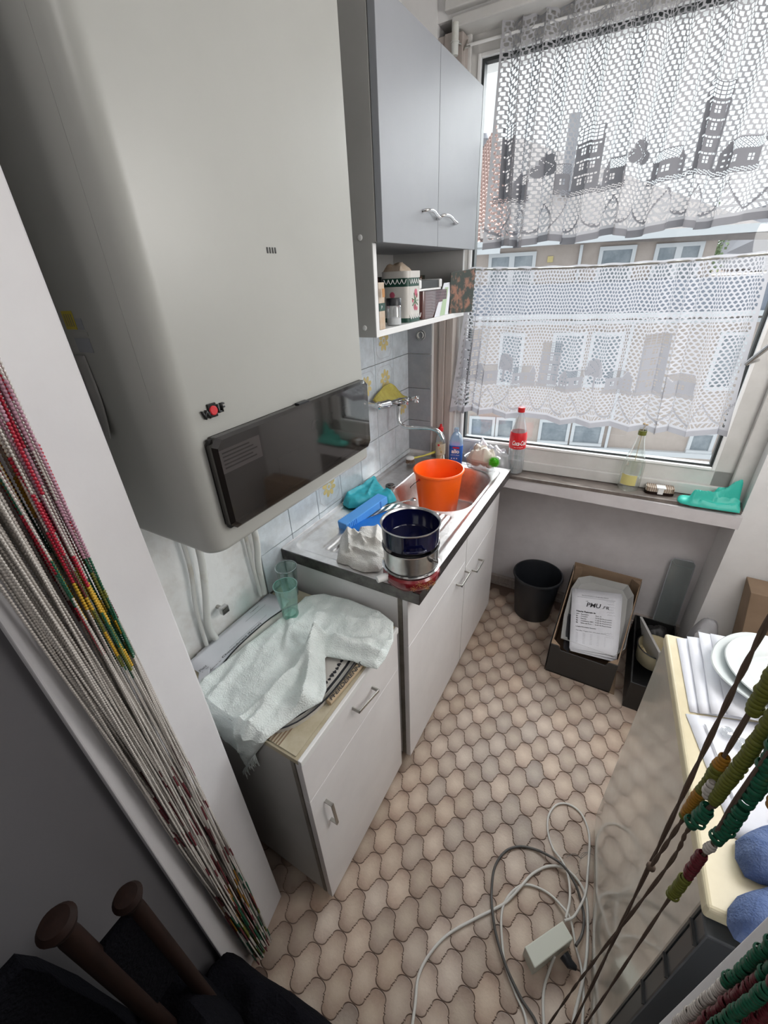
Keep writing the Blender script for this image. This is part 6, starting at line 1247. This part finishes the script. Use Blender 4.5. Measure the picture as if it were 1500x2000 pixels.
# right: a few long strands close to the lens
rc_ = thing('bead_curtain', 'few thick bead strands and twisted brown cords hanging beside the fridge at right', 'bead curtain', (1.02, -.23, 2.1))
def cordm(pts, r=.0026):
    r *= .62
    P = spline([Vector(p) for p in pts], 14); m1 = MB(); ph = 0
    for s in (0, PI):
        Q = []
        for i, p in enumerate(P): Q.append(p + Vector((math.cos(i * .75 + s), math.sin(i * .75 + s), 0)) * r * .55)
        m1.tube(Q, r * .75, 6)
    return m1.build('cord', 'cord', rc_, smooth=True)
def beads(pts, cols, r=.0105, pitch=.0048, rough=.10):
    P = [Vector(p) for p in pts]; L = [0]
    for a, b in zip(P, P[1:]): L.append(L[-1] + (b - a).length)
    pitch *= .78; n = int(L[-1] / pitch); C = []; T = []; RR = []; HH = []; MI = []
    for i in range(n):
        d = i * pitch; k = max(j for j in range(len(L)) if L[j] <= d); k = min(k, len(P) - 2); p = P[k].lerp(P[k + 1], (d - L[k]) / (L[k + 1] - L[k])); tt = P[k + 1] - P[k]
        q = i / n; c = [cc for lim, cc in cols if q <= lim][0]; C.append(p + Vector((random.gauss(0, rough), random.gauss(0, rough), 0)) * .0022); T.append(tt); RR.append(r * random.uniform(.92, 1.06) * (.85 if i in (0, n - 1) else 1)); HH.append(pitch * 1.25); MI.append(c)
    return beads_mesh('bead_strand', C, T, [q * .62 for q in RR], HH, MI, rc_, bead_round())
cordm([(1.012, -.2, 2.1), (1.013, -.2, 1.6), (1.014, -.2, 1.471), (1.017, -.2, 1.36), (1.025, -.2, 1.131), (1.041, -.2, 0.627), (1.045, -.2, .35)], .0022)
cordm([(1.021, -.215, 2.1), (1.021, -.215, 1.44), (1.022, -.215, 1.364), (1.020, -.215, 1.295), (1.018, -.215, 1.218)], .0020)
MB().ball((1.018, -.215, 1.217), .0035, 10).build('knot', 'cord', rc_, smooth=True)
beads([(1.021, -.215, 1.50), (1.022, -.215, 1.413)], [(1, 7)], .0068, .0042); beads([(1.022, -.215, 1.372), (1.0195, -.215, 1.296)], [(.12, 6), (.25, 7), (.55, 7), (.95, 6), (1, 7)], .0060, .0036)
cordm([(1.027, -.225, 2.1), (1.027, -.225, 1.42), (1.024, -.225, 1.332), (1.021, -.225, 1.30), (1.022, -.225, 1.241), (1.013, -.225, 1.019), (1.008, -.225, 0.863), (1.0, -.225, .5)], .0018)
beads([(1.027, -.225, 1.50), (1.026, -.225, 1.40), (1.024, -.225, 1.335)], [(.3, 7), (.36, 6), (1, 7)], .0064, .0040); beads([(1.0235, -.225, 1.332), (1.0205, -.225, 1.302)], [(1, 2)], .0072, .0044, .35)
cordm([(1.026, -.24, 2.1), (1.025, -.24, 1.417), (1.028, -.24, 1.326), (1.026, -.24, 1.235), (1.028, -.24, 0.922), (1.028, -.24, .6)], .0016); cordm([(1.0275, -.236, 1.235), (1.0305, -.236, 0.922), (1.031, -.236, .6)], .0012)
beads([(1.026, -.236, 1.50), (1.028, -.238, 1.42), (1.030, -.24, 1.372), (1.029, -.24, 1.322)], [(.25, 6), (.3, 0), (1, 2)], .0066, .0042, .3); beads([(1.0285, -.24, 1.320), (1.027, -.24, 1.308)], [(1, 0)], .0045, .0036); beads([(1.0268, -.24, 1.306), (1.027, -.24, 1.272)], [(1, 1)], .0056, .0036); beads([(1.027, -.24, 1.271), (1.026, -.24, 1.236)], [(1, 7)], .0060, .0036)
beads([(1.034, -.25, 1.47), (1.034, -.25, 1.385)], [(.5, 7), (1, 6)], .0062, .0042); beads([(1.020, -.222, 1.352), (1.021, -.222, 1.336)], [(1, 0)], .0052, .005)
for k, (x, y, zt_, cols) in enumerate([(1.050, -.283, 1.36, [(.35, 2), (.5, 6), (.78, 2), (1, 0)]), (1.050, -.292, 1.33, [(.4, 1), (.6, 2), (1, 1)]), (1.056, -.300, 1.32, [(.3, 7), (.7, 1), (1, 2)]), (1.062, -.306, 1.30, [(.5, 1), (1, 7)]), (1.048, -.300, 1.30, [(.5, 1), (1, 2)])]):
    beads([(x, y, zt_ + .25), (x - .001, y, zt_ - .02), (x - .003, y, zt_ - .20)], cols, .0050, .0036, .2)
MB().tube([(.345, -.255, 2.105), (1.116, -.235, 2.105)], .007, 10).build('top_rail', 'cab_edge', rc_)

# ============================================================ DARK THINGS IN THE HALL CORNER
t = thing('post_chair', 'dark brown wooden chair with two knobbed posts in the dark hall corner', 'chair', (.47, -.62, 0))
for (x, y, z, r) in ((.452, -.488, .985, .021), (.452, -.428, .90, .019)):
    MB().lathe([(0, z), (r * .8, z - .002), (r * 1.05, z - .010), (r * .85, z - .022), (r * .55, z - .03), (r * .62, z - .05), (r * .60, .3), (r * .5, .0)], (x, y, 0), 24).build('post', 'wood_dark', t, smooth=True)
MB().box(.438, -.80, .40, .462, -.50, .44).build('rail', 'wood_dark', t); MB().box(.445, -.480, .62, .459, -.436, .86).build('splat', 'black_fleece', t)
t = heap('fleece_blanket', [(.37, -.47), (.345, -.39), (.36, -.338), (.385, -.330), (.43, -.328), (.47, -.325), (.53, -.315), (.60, -.308), (.66, -.305), (.74, -.315), (.86, -.34), (.86, -.62), (.36, -.62)], .0, 'black_fleece', None, .32, .04, namp=.02, nfr=10, seed=61, step=.008)
tag(t, 'black fleece blanket bundled on the floor at the bottom left by the doorway', 'blanket')

t = heap('dark_coat', [(.345, -.40), (.40, -.395), (.50, -.40), (.58, -.43), (.60, -.60), (.58, -.84), (.345, -.84)], .0, 'black_fleece', None, .50, .05, namp=.03, nfr=8, seed=71, step=.010)
tag(t, 'black heap of clothes against the hall wall behind the knobbed posts', 'clothes')

t = heap('hanging_coat', [(.346, -.505), (.425, -.51), (.43, -.95), (.346, -.95)], .0, 'black_fleece', None, .90, .03, namp=.02, nfr=8, seed=75, step=.009)
tag(t, 'black coat hanging over the chair by the hall wall, leftmost dark mass', 'coat')
